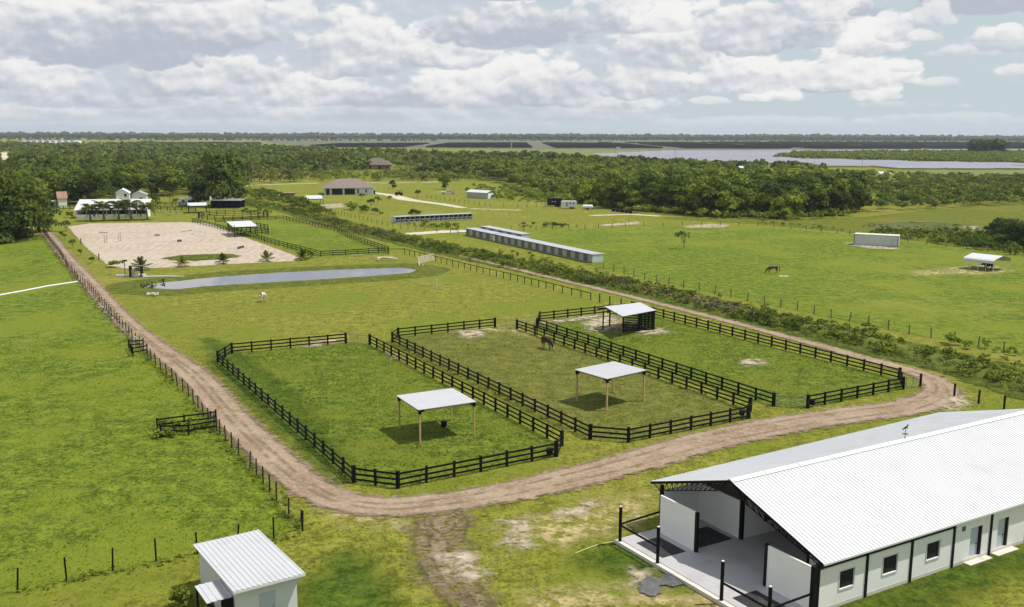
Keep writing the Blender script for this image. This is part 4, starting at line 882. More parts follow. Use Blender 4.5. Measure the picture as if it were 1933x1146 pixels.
low_mass([(1860,440),(1990,430),(1990,480),(1900,468)],4,2.2,4.5,'dark thicket at the right edge beyond the marsh',L_mid,110,.10,13)
low_mass([(1430,425),(1580,438),(1640,446),(1600,437),(1500,423),(1430,419)],3.2,.5,1.3,'weedy tussocks along the far fence of the right pasture',L_scrub,50,.16,14)
low_mass([(460,372),(520,385),(560,398),(640,415),(640,408),(600,392),(560,378),(500,363),(465,360)],3.6,1.2,3.2,'brush on the bank between the round pen and the small sheds',L_scrub,90,.11,15)
low_mass([(440,408),(520,404),(500,397),(455,396)],4,.8,1.8,'low weeds behind the round pen',L_scrub,60,.14,16)
low_mass([(890,372),(960,380),(1030,388),(1100,392),(960,358),(890,352)],4.5,.8,2.2,'low brush behind the grey garage',L_lite,60,.14,17)
low_mass([(960,428),(1000,424),(1100,426),(1120,430),(960,434)],3.5,.6,1.6,'weeds along the fence behind the kennel rows',L_scrub,60,.15,18)
low_mass([(650,398),(700,405),(735,413),(730,408),(690,396),(655,391)],3.6,1.2,3.4,'saplings and weeds in front of the hip roofed house',L_mid,60,.14,19)
low_mass([(745,424),(800,432),(880,438),(870,428),(800,424)],3,.7,2.0,'weeds between the front kennel row and the sandy strip',L_scrub,60,.15,20)
low_mass([(1620,430),(1700,437),(1850,441),(1862,432),(1800,427),(1700,428),(1640,424)],3.2,.5,1.3,'green reeds growing in the marsh pond',L_grass,40,.16,63)
# nursery palms and royals
low_mass([(604,345),(700,341),(800,342),(890,342),(940,346),(900,324),(835,322),(742,329),(700,333),(600,330)],8.5,2.2,5.5,'mixed low trees and plants behind the hip roofed house',L_scrub,130,.085,61)
low_mass([(676,323),(742,321),(748,318),(800,322),(800,318),(745,300),(672,302),(655,320)],13,4,9,'garden trees round the brown roofed house',L_mid,120,.09,62)
NP=keep(scatter([(455,348),(600,343),(600,328),(560,322),(470,325)],lambda y:12,np.random.default_rng(44)))
for x,y in NP[:60]: palm('nurs',x,y,random.uniform(1.2,1.9),'low nursery palm in the grove left of the hip roofed house','palms of the nursery grove')
NP2=keep(scatter([(700,342),(800,343),(880,341),(905,331),(840,322),(700,332)],lambda y:14,np.random.default_rng(45)))
for x,y in NP2[:64]: palm('nurs',x,y,random.uniform(1.2,1.8),'low palm in the grove behind the hip roofed house driveway','palms behind the driveway')
for i in range(14): palm('royal',*W(594+random.uniform(-32,38),random.uniform(316,326)),random.uniform(1.,1.35),'tall royal palm rising over the grove left of the brown roofed house','royal palms left of the brown house')
for i in range(14): palm('royal',*W(random.uniform(758,810),random.uniform(314,325)),random.uniform(1.,1.3),'tall royal palm rising over the trees right of the brown roofed house','royal palms right of the brown house')
for i in range(16): palm('nurs',*W(random.uniform(1840,1933),random.uniform(352,370)),random.uniform(1.3,2),'wild palm in the scrub at the right edge','palms in the scrub at the right edge')
pq=l1[(dl>430)&(dl<1000)]; pq=pq[np.random.default_rng(77).permutation(len(pq))[:70]]
for x,y in pq: palm('nurs' if random.random()<.6 else 'royal',x+2.5,y-2,random.uniform(2.4,3.4) if random.random()<0 else random.uniform(1.1,1.5)*(1.9 if False else 1),'palm standing up among the trees of the left woodland','palms in the left woodland',z=0)
# scrub strip on the ditch bank
STRIP=[(470,380),(488,388),(545,396),(600,412),(663,430),(702,440),(742,449),(794,461),(846,474),(899,484),(951,495),(1042,514),(1088,524),(1144,535),(1210,548),(1270,560),(1330,576),(1434,602),(1504,617),(1573,632),(1643,649),(1713,667),(1800,686),(1869,706),(1940,728),(2010,750)]
sp_=smooth_line(PX(STRIP)); SPN=np.array(sp_); seg=np.r_[0,np.cumsum(np.hypot(*np.diff(SPN,axis=0).T))]
def along(s): return np.array([np.interp(s,seg,SPN[:,0]),np.interp(s,seg,SPN[:,1])])
def bank(P,sd):
    k=np.clip((sd)/2.4,0,1); n=np.sin(P[:,0]*.8+1)*np.sin(P[:,1]*1.1)*.18+np.sin(P[:,0]*2.3)*np.sin(P[:,1]*2.6)*.1
    return np.sin(k*math.pi/2)*(.75+n)
sheet('ditch_bank',lambda P:sd_line(P,sp_,np.full(len(sp_),2.6)),bbox(sp_,4),.6,-.02,M_spoil,1.2,hf=bank)
line_sheet('weed_strip',STRIP,[5.5]*len(STRIP),.058,M_rough,1.2,4)
rg=np.random.default_rng(31); n=0; SP=[];SPb=[]
while n<9000:
    s=rg.uniform(0,seg[-1]); c=along(s); d=np.hypot(*c)
    gap=math.sin(s*.11)+.7*math.sin(s*.031+2)
    if rg.random()>(.97 if gap>-.5 else .7): n+=1; continue
    off=rg.normal(0,1.7); ang_=R(30); p=c+np.array([math.cos(ang_),math.sin(ang_)])*off
    (SP if gap>-.55 or rg.random()<.8 else SPb).append(p); n+=1
SP=np.array(SP); SPb=np.array(SPb) if SPb else np.zeros((0,2))
hs=np.random.default_rng(4).random(len(SP))<.45
mass('ditch_weeds',SP[hs],lambda x,y:random.uniform(.35,.9),60,.09,L_lite,'light green weeds among the brush of the ditch bank','weeds',.7,41); SP=SP[~hs]
mass('ditch_scrub',SP,lambda x,y:random.choice((.5,.6,.7,.9,1.1,1.6))*random.uniform(.8,1.15),70,.085,L_scrub,'strip of green brush on the ditch bank beside the pale lane','brush',.55,21)
brown=np.array([along(s)+rg.normal(0,1.1,2) for s in np.r_[rg.uniform(seg[-1]*.28,seg[-1]*.5,260),rg.uniform(seg[-1]*.72,seg[-1]*.86,200)]])
mass('dead_brush',brown,lambda x,y:random.uniform(.7,1.3),50,.13,L_twig,'brown dead brush and stalks on the ditch bank','brush',.7,22)
# weeds between ditch and pasture fence
low_mass([(900,470),(1000,478),(1140,512),(1300,548),(1500,596),(1700,640),(1933,690),(1960,720),(1933,716),(1800,676),(1600,630),(1400,584),(1200,537),(1000,496),(890,474)],3.3,.35,1.0,'knee high weeds between the ditch bank and the pasture fence',L_grass,40,.2,23)
low_mass([(1560,622),(1720,640),(1933,690),(1933,665),(1716,634),(1600,612)],2.4,.8,1.7,'tall reeds by the right pasture fence posts',L_grass,60,.14,24)
# pond reeds and weeds on the left fence line
def line_mass(px,wdt,num,h0,h1,label,mat,seed,nq=36,leaf=.2,name='weeds'):
    l=smooth_line(PX(px)); A=np.array(l); sg=np.r_[0,np.cumsum(np.hypot(*np.diff(A,axis=0).T))]; r_=np.random.default_rng(seed)
    s=r_.uniform(0,sg[-1],num); P=np.column_stack([np.interp(s,sg,A[:,0]),np.interp(s,sg,A[:,1])])+r_.normal(0,wdt,(num,2))
    return mass(name,P,lambda x,y:random.uniform(h0,h1),nq,leaf,mat,label,'weeds',.7,seed)
line_mass([(80,446),(148,534),(206,595),(292,692),(356,752),(415,824),(497,918),(568,1003)],.45,520,.15,.34,'tufts of uncut grass at the foot of the left road fence',L_grass,25)
line_mass([(33,1120),(213,1080),(373,1050),(517,1019),(568,1005)],.3,110,.12,.3,'tufts of grass under the fence behind the shed',L_grass,26)
line_mass([(300,826),(350,815),(400,805),(352,806),(310,815)],.7,50,.3,.7,'weeds filling the larger rail pen',L_grass,27)
line_mass([(285,533),(275,540),(272,545)],1.0,12,.35,.9,'short reeds at the left tip of the pond',L_scrub,28,name='reeds')
line_mass([(668,913),(560,812),(470,735),(412,686)],.22,150,.1,.22,'grass tufts under the left side of the nearest paddock fence',L_grass,29)
line_mass([(1114,831),(960,752),(850,700),(741,648)],.3,150,.1,.25,'grass tufts in the narrow alley between the first two paddocks',L_grass,30)
line_mass([(1416,778),(1200,700),(1014,632)],.35,150,.1,.25,'grass tufts in the narrow alley between the last two paddocks',L_grass,33)
# ------------------------------------------------ grass blades in the near fields
def tufts(name,px,dens,h,mat,label,seed,maxd=135,excl=()):
    r_=np.random.default_rng(seed); pts=Q(px); a=np.array(pts); x0,x1,y0,y1=a[:,0].min(),a[:,0].max(),a[:,1].min(),min(a[:,1].max(),maxd)
    n=int((x1-x0)*(y1-y0)*dens); P=np.column_stack([r_.uniform(x0,x1,n),r_.uniform(y0,y1,n)]); P=P[sd_poly(P,pts)>.2]
    P=P[np.abs(P[:,0])<P[:,1]*.56+3]
    for e in excl: P=P[e(P)<0]
    cl=.5+.5*np.sin(P[:,0]*.9+np.sin(P[:,1]*.7)*2)*np.sin(P[:,1]*1.1+np.sin(P[:,0]*.5)*2); P=P[r_.random(len(P))<.35+.65*cl]
    n=len(P); C=np.column_stack([P,np.full(n,.0)]); ang_=r_.uniform(0,6.28,n); w_=r_.uniform(.05,.14,n)*1.2; hh_=h*r_.uniform(.4,1.2,n)
    dx=np.column_stack([np.cos(ang_),np.sin(ang_),np.zeros(n)])*w_[:,None]; ln=r_.normal(0,1.1,(n,3))*hh_[:,None]; ln[:,2]=0; up_=np.column_stack([np.zeros((n,2)),hh_])
    V=np.stack([C-dx,C+dx,C+dx*.25+up_+ln,C-dx*.5+up_*.85+ln],1).reshape(-1,3)
    o=bpy.data.objects.new(name,np_mesh(name,V,np.arange(4*n).reshape(n,4),mat)); COL.objects.link(o); return tag(o,label,'grass',kind='stuff')
def blade_mat(name,d,l):
    m=leaf_mat(name,d,l,.5,.2); return m
LG1=blade_mat('paddock_blades',(.11,.155,.012),(.245,.295,.034)); LG2=blade_mat('worn_blades',(.14,.142,.026),(.27,.25,.06)); LG3=blade_mat('pasture_blades',(.13,.18,.012),(.27,.32,.028)); LG4=blade_mat('lawn_blades',(.155,.172,.020),(.30,.30,.045))
tufts('grass',P1,8,.13,LG1,'grass blades of the nearest paddock',51)
tufts('grass',P2,6,.10,LG2,'thin olive grass of the middle paddock',52)
tufts('grass',P3,6,.13,LG1,'grass blades of the right paddock',53,150)
rd=smooth_line(PX(road_px)); rhw=np.interp(np.arange(len(rd))/4.,np.arange(len(road_px)),road_hw)
barn_pts=[tuple((BO+ug*g+ue*v)[:2]) for g,v in ((-.6,-8.4),(14.1,-8.4),(14.1,30),(-.6,30))]
trk=PX([(800,955),(835,985),(828,1030),(842,1080),(880,1130),(930,1180)])
ex=(lambda P:sd_line(P,rd,rhw+.1),lambda P:sd_poly(P,barn_pts),lambda P:sd_poly(P,Q(P1)),lambda P:sd_poly(P,Q(P2)),lambda P:sd_poly(P,Q(P3)),lambda P:sd_line(P,trk,np.full(len(trk),1.2)))
tufts('grass',[(-500,1180),(-500,640),(262,640),(294,690),(415,822),(545,978),(570,1003),(517,1017),(373,1046),(33,1118)],7,.10,LG3,'lush grass of the left pasture',54,130)
tufts('grass',[(-100,1120),(373,1048),(571,1004),(415,822),(250,640),(900,600),(1933,745),(2300,800),(2300,1400),(-100,1400)],5,.06,LG4,'mown grass of the near lawn round roads and barn',55,125,ex)
# ------------------------------------------------ far buildings
def frame(p,q):
    a=Vector((*p,0)); b=Vector((*q,0)); d=b-a; return a,math.atan2(d.y,d.x),d.length
def gable_roof(mb,x0,x1,y0,y1,z0,z1,oh=.3,axis='x',th=.08):
    """ridge along axis"""
    if axis=='x':
        ym=(y0+y1)/2; v=[(x0-oh,y0-oh,z0),(x1+oh,y0-oh,z0),(x1+oh,ym,z1),(x0-oh,ym,z1),(x1+oh,y1+oh,z0),(x0-oh,y1+oh,z0)]
    else:
        xm=(x0+x1)/2; v=[(x0-oh,y1+oh,z0),(x0-oh,y0-oh,z0),(xm,y0-oh,z1),(xm,y1+oh,z1),(x1+oh,y0-oh,z0),(x1+oh,y1+oh,z0)]
    mb.add(v,[(0,1,2,3),(3,2,4,5)]); mb.add([(a,b,c-th) for a,b,c in v],[(3,2,1,0),(5,4,2,3)]); return mb
def gable_ends(mb,x0,x1,y0,y1,z0,z1,axis='x',ins=.0):
    if axis=='x':
        ym=(y0+y1)/2
        for x in (x0+ins,x1-ins): mb.add([(x-.05,y0,z0),(x-.05,y1,z0),(x-.05,ym,z1),(x+.05,y0,z0),(x+.05,y1,z0),(x+.05,ym,z1)],[(0,2,1),(3,4,5),(0,1,4,3),(1,2,5,4),(2,0,3,5)])
    else:
        xm=(x0+x1)/2
        for y in (y0+ins,y1-ins): mb.add([(x0,y-.05,z0),(x1,y-.05,z0),(xm,y-.05,z1),(x0,y+.05,z0),(x1,y+.05,z0),(xm,y+.05,z1)],[(0,1,2),(3,5,4),(0,3,4,1),(1,4,5,2),(2,5,3,0)])
    return mb
def hip_roof(mb,x0,x1,y0,y1,z0,z1,oh=.6):
    X0,X1,Y0,Y1=x0-oh,x1+oh,y0-oh,y1+oh; k=min(X1-X0,Y1-Y0)/2*.92; ym=(Y0+Y1)/2
    v=[(X0,Y0,z0),(X1,Y0,z0),(X1,Y1,z0),(X0,Y1,z0),(X0+k,ym,z1),(X1-k,ym,z1)]
    mb.add(v,[(0,1,5,4),(1,2,5),(2,3,4,5),(3,0,4),(3,2,1,0)]); return mb
# hip roofed house: front wall from (615,368) to (705,366), left return to (598,363)
a,ang,L=frame(W(613,368),W(705,367)); r=thing('house','white house with brown hip roof and three dark garage bays','house',a,ang); D=15
MB().box(0,L,.0,D,0,3.3).build('wall',M_white,r); hip_roof(MB(),0,L,0,D,3.3,6.9,.8).build('roof',M_shing,r)
MB().box(-.85,L+.85,-.85,-.80,3.1,3.32).build('fascia',M_white,r)
for x0,x1 in ((.6,2.2),(3.2,8.),(8.9,13.6)): d=MB().box(x0,x1,-.05,.02,.05,2.7).build('garage_bay_shade',M_dark,r); MB().box(x0-.5,x0-.15,-.35,-.05,0,3.1).build('pillar',M_white,r)  # near-black sheets on the wall paint the shade of open bays
for x0,x1 in ((14.6,15.3),(18.3,18.9)): w_=MB().box(x0,x1,-.04,.02,.5 if x0<16 else .9,2.5).build('window',M_glass,r); MB().box(x0-.1,x1+.1,-.07,-.041,2.5,2.6).build('window_frame',M_white,w_)
for y0 in (3,8): MB().box(-.04,.02,y0,y0+1.3,.9,2.4).build('window',M_glass,r)
MB().box(L+.02,L+.9,1,2.2,0,1.6).build('utility_box',M_dark,r); MB().tube([(L*.62,6,5.8),(L*.62,6,7.0)],.12).build('vent_pipe',M_white,r)
# brown roofed house far behind
a,ang,L=frame(W(682,320),W(738,320)); r=thing('house','large tan house with dark brown hip roof among palms, far behind','house',a,ang)
MB().box(0,L,0,18,0,3.6).build('wall',plain('tan_wall',(.33,.25,.18),.8,.1),r); rf=hip_roof(MB(),0,L,0,18,3.6,8.6,1.).build('roof',plain('dark_brown_roof',(.13,.10,.085),.9,.2),r)
hip_roof(MB(),L*.55,L*.85,-4,6,3.6,6.8,.6).build('porch_roof',MATS['dark_brown_roof'],r)
for x in (2,6,13,19,24): 
    if x<L-2: MB().box(x,x+1.6,-.06,.02,.6,2.8).build('window',M_glass,r)
def simple_house(name,label,cat,p,q,D,hw,hr,wm,rm,axis='x',wins=(),doors=(),oh=.35,group=None):
    a,ang,L=frame(p,q); r=thing(name,label,cat,a,ang,group); m=MB(); m.box(0,L,0,D,0,hw); m.build('wall',wm,r)
    if hr>hw+.05:
        gable_ends(MB(),0,L,0,D,hw,hr-.1,axis).build('gable',wm,r); gable_roof(MB(),0,L,0,D,hw+.02,hr,oh,axis).build('roof',rm,r)
    else: MB().box(-oh,L+oh,-oh,D+oh,hw,hw+.12).build('roof',rm,r)
    for x0,x1,z0,z1 in wins: w_=MB().box(x0,x1,-.05,.03,z0,z1).build('window',M_glass,r); MB().box(x0-.08,x1+.08,-.09,-.052,z0-.1,z0).build('sill',M_white,w_)
    for x0,x1,z1 in doors: MB().box(x0,x1,-.05,.03,.05,z1).build('door',M_dark,r)
    return r
# stable behind the arena: low wall, mono slope white roof to the front
a,ang,L=frame(W(144,412.5),W(277,411)); r=thing('stable','long low white stable with pale roof behind a row of palms','stable',a,ang)
m=MB(); m.box(0,L,0,.2,0,1.25); m.build('front_wall',M_wall,r); MB().box(.02,L-.02,6.8,7.,0,3.9).build('back_wall',M_wall,r)
for x in np.linspace(.1,L-.1,8): MB().box(x-.1,x+.1,.22,.4,0,2.6).build('post',M_white,r)
for x in np.linspace(.1,L-.3,5): MB().box(x,x+.2,.42,6.78,0,2.6).build('stall_wall',M_wall,r)
MB().box(.3,L-.3,6.6,6.78,0,3.6).build('stall_shade_sheet',M_dark,r)  # near-black sheet before the back wall, painting shade in the open stalls
m=MB(); corr(m,-.5,L+.5,-.6,7.6,2.7,5.7,.35,.03); m.build('roof_sheet',M_roofw,r)
simple_house('cottage','white gabled cottage just above the right part of the stable roof','house',W(220,389),W(245,388.5),9,4.7,6.4,M_wall,M_white,'y',[(1.2,2.,1.5,3.),(3,3.8,3.6,4.6)],[])
simple_house('cottage','lower white cottage with wide gable right of the taller one','house',W(250,389),W(277,388.5),9,4.1,5.4,M_wall,M_galv,'y',[(2.6,3.8,2.,3.2)])
simple_house('shed','tall shed with rusty brown roof left of the stable','shed',W(111,392),W(127,391.5),5,3.4,5.8,M_wall,M_rust,'x')
bpy.data.objects  # keep order
simple_house('shed','small grey hut between the big dark tree and the rusty roofed shed','shed',W(92,392),W(106,391.5),3,2.3,2.6,M_galv,M_white)
simple_house('shed','small pinkish brown shed left of the hip roofed house','shed',W(536,378),W(556,378),3.6,3.,3.2,plain('pink_brown_wall',(.30,.20,.15),.8,.15),M_rust)
def canopy(label,pts,hz,rm,cat='shelter',h2=None,under=None,name='canopy',group=None):
    q=[Vector((*p,0)) for p in pts]; c=sum(q,Vector())/4; ex=(q[1]-q[0]+q[2]-q[3]).normalized(); ang=math.atan2(ex.y,ex.x); w=((q[1]-q[0]).length+(q[2]-q[3]).length)/4; d=((q[0]-q[3]).length+(q[1]-q[2]).length)/4
    r=thing(name,label,cat,c,ang,group)
    for x in (-w+.3,w-.3):
        for y in (-d+.3,d-.3): MB().box(x-.09,x+.09,y-.09,y+.09,-.1,hz-.1).build('post',M_black,r)
    corr(MB(),-w,w,-d,d,h2 or hz,hz,.35,.02).build('roof_sheet',rm,r); MB().box(-w+.2,w-.2,-d+.25,-d+.33,(h2 or hz)-.28,(h2 or hz)-.05).build('beam',M_black,r)
    return r,w,d
canopy('white roofed shelter standing in the fenced paddock right of the arena',[W(439,429,2.8),W(487,427,2.8),W(473.5,416.6,3.4),W(428.5,418,3.4)],3.4,M_roofw,h2=2.8)
canopy('low white roofed black shelter above the left end of the round pen',[W(357,388.5,2.7),W(393,388,2.7),W(388,382,3.3),W(351,383,3.3)],3.3,M_roofw,h2=2.7)[0]
canopy('white canopy with a pallet stack beneath, left of the hip roofed house',[W(583,375.5,2.6),W(612,375,2.6),W(605,368.5,3.3),W(574,369,3.3)],3.3,M_roofw,h2=2.6)
a,ang,L=frame(W(398,393.5),W(455,393.5)); r=thing('open_shed','dark open tractor shed under the tall tree','shed',a,ang); MB().box(0,L,6,6.2,0,2.8).build('back_wall',M_dark,r); MB().box(0,.2,0,6,0,2.8).build('side_wall',M_dark,r)  # walls coloured near-black for the shade under roof and tree
corr(MB(),-.4,L+.4,-.4,6.6,2.9,3.2,.4).build('roof_sheet',M_galv,r)
for x in np.linspace(.3,L-.3,5): MB().box(x-.1,x+.1,-.1,.1,0,2.85).build('post',M_post,r)
def camper(label,px,py,L,cat='camper',h=2.9):
    r=thing('camper',label,cat,(*W(px,py),0),R(8),'campers parked behind the arena'); m=MB(); 
    pr=[(0,.5),(L,.5),(L,h-.5),(L-.5,h),(.6,h),(0,h-.9)]
    m.add([(x,0,z) for x,z in pr]+[(x,2.4,z) for x,z in pr],[tuple(range(6)),tuple(range(11,5,-1))]+[(i,6+i,6+(i+1)%6,(i+1)%6) for i in range(6)]); m.build('body',M_white,r)
    for x in (L*.2,L*.55): MB().box(x,x+1.1,-.03,.02,1.5,2.2).build('window',M_glass,r)
    MB().box(.05,L-.05,-.02,-.01,1.1,1.22).build('stripe',M_dark,r)
    for x in (L*.55,L*.55+.9): MB().tube([(x,-.05,.35),(x,.2,.35)],.35,12).build('wheel',M_tyre,r)
camper('white camper nearer the two palms, half hidden under trees',337,389,6.5); camper('longer white camper under the pale round tree',355,384,8.5)
simple_house('garage','grey metal garage with pale gable door beside the woodland','garage',W(919.5,375.5),W(933.5,374.5),12,2.5,3.5,M_galv,M_roofw,'y',[],[])
gr=bpy.data.objects['garage']; MB().box(.6,3.9,-.08,-.02,.05,2.3).build('roller_door',M_wall,gr)
for (l,x0,x1,y,D,hw,hr,wm,rm) in [('pale green hip roofed cottage among trees right of the tall palms',876,916,323,12,2.4,5.2,M_wall,plain('pale_green_roof',(.42,.48,.40),.6,.1)),('flat white roofed building far among trees behind the driveway',815,848,320,8,3.2,3.3,M_dark,M_white),('small white building right of the brown roofed house',768,780,332,5,3,3.2,M_wall,M_white),
   ('white roof showing between trees above the utility pole',1399,1424,331,12,3.5,6,M_wall,M_white),('small pale roof among trees in the right woodland',1497,1514,334,9,3.2,5.,M_wall,M_white),('pale roof half hidden by dark trees below the pale solar field',1662,1682,337,7,3,4.2,M_wall,M_white)]:
    simple_house('house',l,'house',W(x0,y),W(x1,y),D,hw,hr,wm,rm,'x')
M_kroof=plain('dull_kennel_roof',(.37,.37,.41),.6,.12,.6,dirt=(.30,.30,.32),dscale=.4,dth=(.45,.8))
# rows of kennels / cages
def kennel(label,p,q,depth,h,n,front_open,sk=0.):
    a,ang,L=frame(p,q); r=thing('kennel_row',label,'kennels',a,ang,'long kennel rows')
    MB().box(-.1,L+.1,-.25,depth+.2,h,h+.12).build('roof',M_kroof,r); MB().box(0,L,depth-.06,depth,.1,h-.01).build('back_wall',M_cont,r)
    MB().box(0,L,0,depth-.08,.05,.18).build('floor',M_conc,r)
    w=L/n
    for k in range(n+1): MB().box(k*w-.04 if k else 0,k*w+.04 if k<n else L,.0,depth-.08,.19,h-.01).build('divider',M_cont,r)
    if front_open:
        MB().box(0,L,.9,1.0,.2,h-.02).build('cell_shade_sheet',M_dark,r)  # near-black sheet painting the shade inside the cells
        for k in range(n): m=MB(); x=k*w; m.box(x+.15,x+w-.15,-.05,-.02,.25,.33); m.box(x+.15,x+w-.15,-.05,-.02,h*.5,h*.5+.1); m.box(x+w*.5-.05,x+w*.5+.05,-.05,-.02,.33,h*.5); m.build('front_frame',M_white,r)
    else:
        for k in range(n): MB().box(k*w+.05,(k+1)*w-.05,-.04,-.0,.2,h*.92).build('mesh_panel',M_galv if k%2 else M_cagep,r)
    return r
M_cagep=plain('grey_mesh_panel',(.13,.135,.155),.5,.2,2,metal=.3)
kennel('kennel row facing front with white frames and dark cells, left of centre',W(747,421.5),W(892,414.5),2.6,1.9,16,True)
kennel('long grey kennel row running down towards the right pasture',W(934,456),W(1118,497),2.8,1.85,26,False)
kennel('grey kennel row continuing the long one at its far left end',W(880,444),W(931,455.4),2.8,1.85,8,False)
kennel('kennel row behind the long one, showing only its pale roof',W(908,440),W(984,456),2.6,1.85,9,False)
# container, carport, trailers, vehicles
a,ang,L=frame(W(1611,462.5),W(1695,467)); r=thing('shipping_container','weathered grey white shipping container with rust streaked roof in the right pasture','container',a,ang)
cw=3.2; m=MB()
for y in (0,cw):
    n=40; w=(L-.4)/n; s=-1 if y==0 else 1
    for k in range(n): x=.2+k*w; m.box(x,x+w*.5,y-.02,y+.02,.15,2.75); m.box(x+w*.5,x+w,y-.045,y-.02 if s<0 else y+.02,.15,2.75)
m.box(.1,L-.1,.03,cw-.03,.12,.3); m.build('side_panel',M_cont,r); MB().box(.0,L,-.05,cw+.05,2.78,2.9).build('roof',M_contr,r)
for x in (.0,L-.12):
    for y in (-.06,cw-.08): MB().box(x,x+.14,y,y+.14,0,2.78).build('corner_post',M_cagep,r)
d=MB().box(L-.06,L-.02,.1,cw-.1,.15,2.75).build('door',M_cont,r); MB().tube([(L+.02,cw/2-.3,.2),(L+.02,cw/2-.3,2.7)],.03).build('lock_bar',M_galv,d); MB().box(-.0,.04,.1,cw-.1,.15,2.75).build('end_wall',M_cont,r)
MB().box(0,L,-.04,.0,0.,.14).build('bottom_rail',M_cagep,r)
def carport():
    a,ang,L=frame(W(1817,507),W(1875,514)); D=6.6; r=thing('carport','white arched metal carport in the right pasture with a dark cow beneath','carport',a,ang)
    prof=[(-.1,1.75),(-.1,2.25),(.25,2.5),(D/2,3.15),(D-.25,2.5),(D+.1,2.25),(D+.1,1.75)]
    m=MB(); k=len(prof); m.add([(0,y,z) for y,z in prof]+[(L,y,z) for y,z in prof],[(i,k+i,k+i+1,i+1) for i in range(k-1)]); m.add([(0,y*.99+.03,z-.05) for y,z in prof]+[(L,y*.99+.03,z-.05) for y,z in prof],[(i,i+1,k+i+1,k+i) for i in range(k-1)]); m.build('roof',M_roofw,r)
    for x in (.1,L*.25,L*.5,L*.75,L-.1):
        for y in (0,D): MB().tube([(x,y,-.1),(x,y,2.3)],.05,6).build('leg',M_white,r)
        MB().tube([(x,0,2.3),(x,.3,2.42),(x,D/2,3.05),(x,D-.3,2.42),(x,D,2.3)],.04,5).build('bow',M_galv,r)
carport()
def pickup():
    r=thing('pickup_truck','white crew cab pickup truck parked under the dark round tree','pickup',(*W(832,366.5),0),R(4)); m=MB(); hw_=.98
    pr=[(0,.55),(0,1.05),(.15,1.15),(1.9,1.2),(2.1,1.25),(2.75,1.85),(4.3,1.88),(4.5,1.3),(6.6,1.28),(6.65,.6)]
    m.add([(x*1.05,-hw_,z) for x,z in pr]+[(x*1.05,hw_,z) for x,z in pr],[(0,1,2,3,4,7,8,9),(4,5,6,7)]+[tuple(reversed([10+i for i in (0,1,2,3,4,7,8,9)])),(17,16,15,14)]+[(i,10+i,10+(i+1)%10,(i+1)%10) for i in range(10)]); m.build('body',M_white,r)
    for x0,x1 in ((2.75,3.5),(3.6,4.35)): MB().add([(x0*1.05+(.0),-hw_-.01,1.32),(x1*1.05,-hw_-.01,1.32),(x1*1.05-.05,-hw_-.01,1.78),(x0*1.05+.15,-hw_-.01,1.78)],[(0,1,2,3)]).build('window',M_glass,r)
    MB().box(4.8,6.8,-.8,.8,1.27,1.36).build('bed',M_dark,r)
    for x in (1.2,5.6):
        for y in (-hw_,hw_-.25): wl_=MB().tube([(x,y-.02,.4),(x,y+.27,.4)],.4,14).build('wheel',M_tyre,r); MB().tube([(x,y-.04,.4),(x,y-.01,.4)],.2,10).build('rim',M_galv,wl_)
    MB().box(-.04,.0,-.85,-.5,.8,1.0).build('headlight',M_glass,r); MB().box(-.04,.0,.5,.85,.8,1.0).build('headlight',M_glass,r); MB().box(-.12,-.041,-.95,.95,.5,.7).build('bumper',M_galv,r)
pickup()
def tractor():
    r=thing('tractor','dark red utility vehicle parked on the driveway','vehicle',(*W(745,369.5),0),R(10))
    MB().box(.2,3.6,-.7,.7,.5,1.3).build('body',M_dark,r); MB().box(.2,1.3,-.6,.6,1.31,1.7).build('hood',M_red,r); MB().box(1.4,3.3,-.7,.7,2.3,2.4).build('roof',M_dark,r); MB().box(1.8,2.6,-.5,.5,1.31,1.8).build('seat',M_dark,r)
    for x in (1.45,3.25):
        for y in (-.65,.65): MB().box(x-.05,x+.05,y-.05,y+.05,1.3,2.3).build('post',M_black,r)
    for x in (.7,3.0):
        for y in (-.95,.7): MB().tube([(x,y,.5),(x,y+.25,.5)],.5,12).build('wheel',M_tyre,r)
tractor()
def trailer(label,p,q,mat,h,wins,name='horse_trailer',D=2.4,group='horse trailers by the woodland brush'):
    a,ang,L=frame(p,q); r=thing(name,label,'trailer',a,ang,group); pr=[(0,.55),(L,.55),(L,h-.15),(L-.15,h),(.25,h),(0,h-.25)]
    MB().add([(x,0,z) for x,z in pr]+[(x,D,z) for x,z in pr],[tuple(range(6)),tuple(range(11,5,-1))]+[(i,6+i,6+(i+1)%6,(i+1)%6) for i in range(6)]).build('body',mat,r)
    for x0,x1,z0,z1 in wins: MB().box(x0*L,x1*L,-.03,.02,z0,z1).build('window',M_glass if mat is not M_dark else M_galv,r)
    for x in (L*.6,L*.6+.85):
        for y in (-.04,D-.2): MB().tube([(x,y,.38),(x,y+.24,.38)],.38,12).build('wheel',M_tyre,r)
    MB().beam((0,D/2,.6),(-1.3,D/2,.5),.1,.12).build('hitch',M_black,r); return r
trailer('black gooseneck trailer with sloping nose left of the white horse trailer',W(1033,390.5),W(1060,391),M_dark,3.3,[(.3,.42,1.9,2.2),(.5,.62,1.9,2.2)])
trailer('white horse trailer with three small dark windows by the brush',W(1060,394.5),W(1089,394.5),M_white,2.9,[(.3,.4,1.9,2.35),(.5,.6,1.9,2.35),(.72,.82,1.9,2.35),(.3,.4,1.1,1.6)])
r=thing('tank_trailer','small rounded white tank trailer right of the horse trailers','trailer',(*W(1099,396),0),R(-6)); MB().tube([(0,0,1.1),(.3,0,1.1),(3.6,0,1.1),(3.9,0,1.1)],[.5,.8,.8,.5],14).build('tank',M_white,r); MB().box(.2,4.6,-.5,.5,.4,.5).build('chassis',M_black,r)
for y in (-.8,.65): MB().tube([(2,y,.38),(2,y+.2,.38)],.38,12).build('wheel',M_tyre,r)
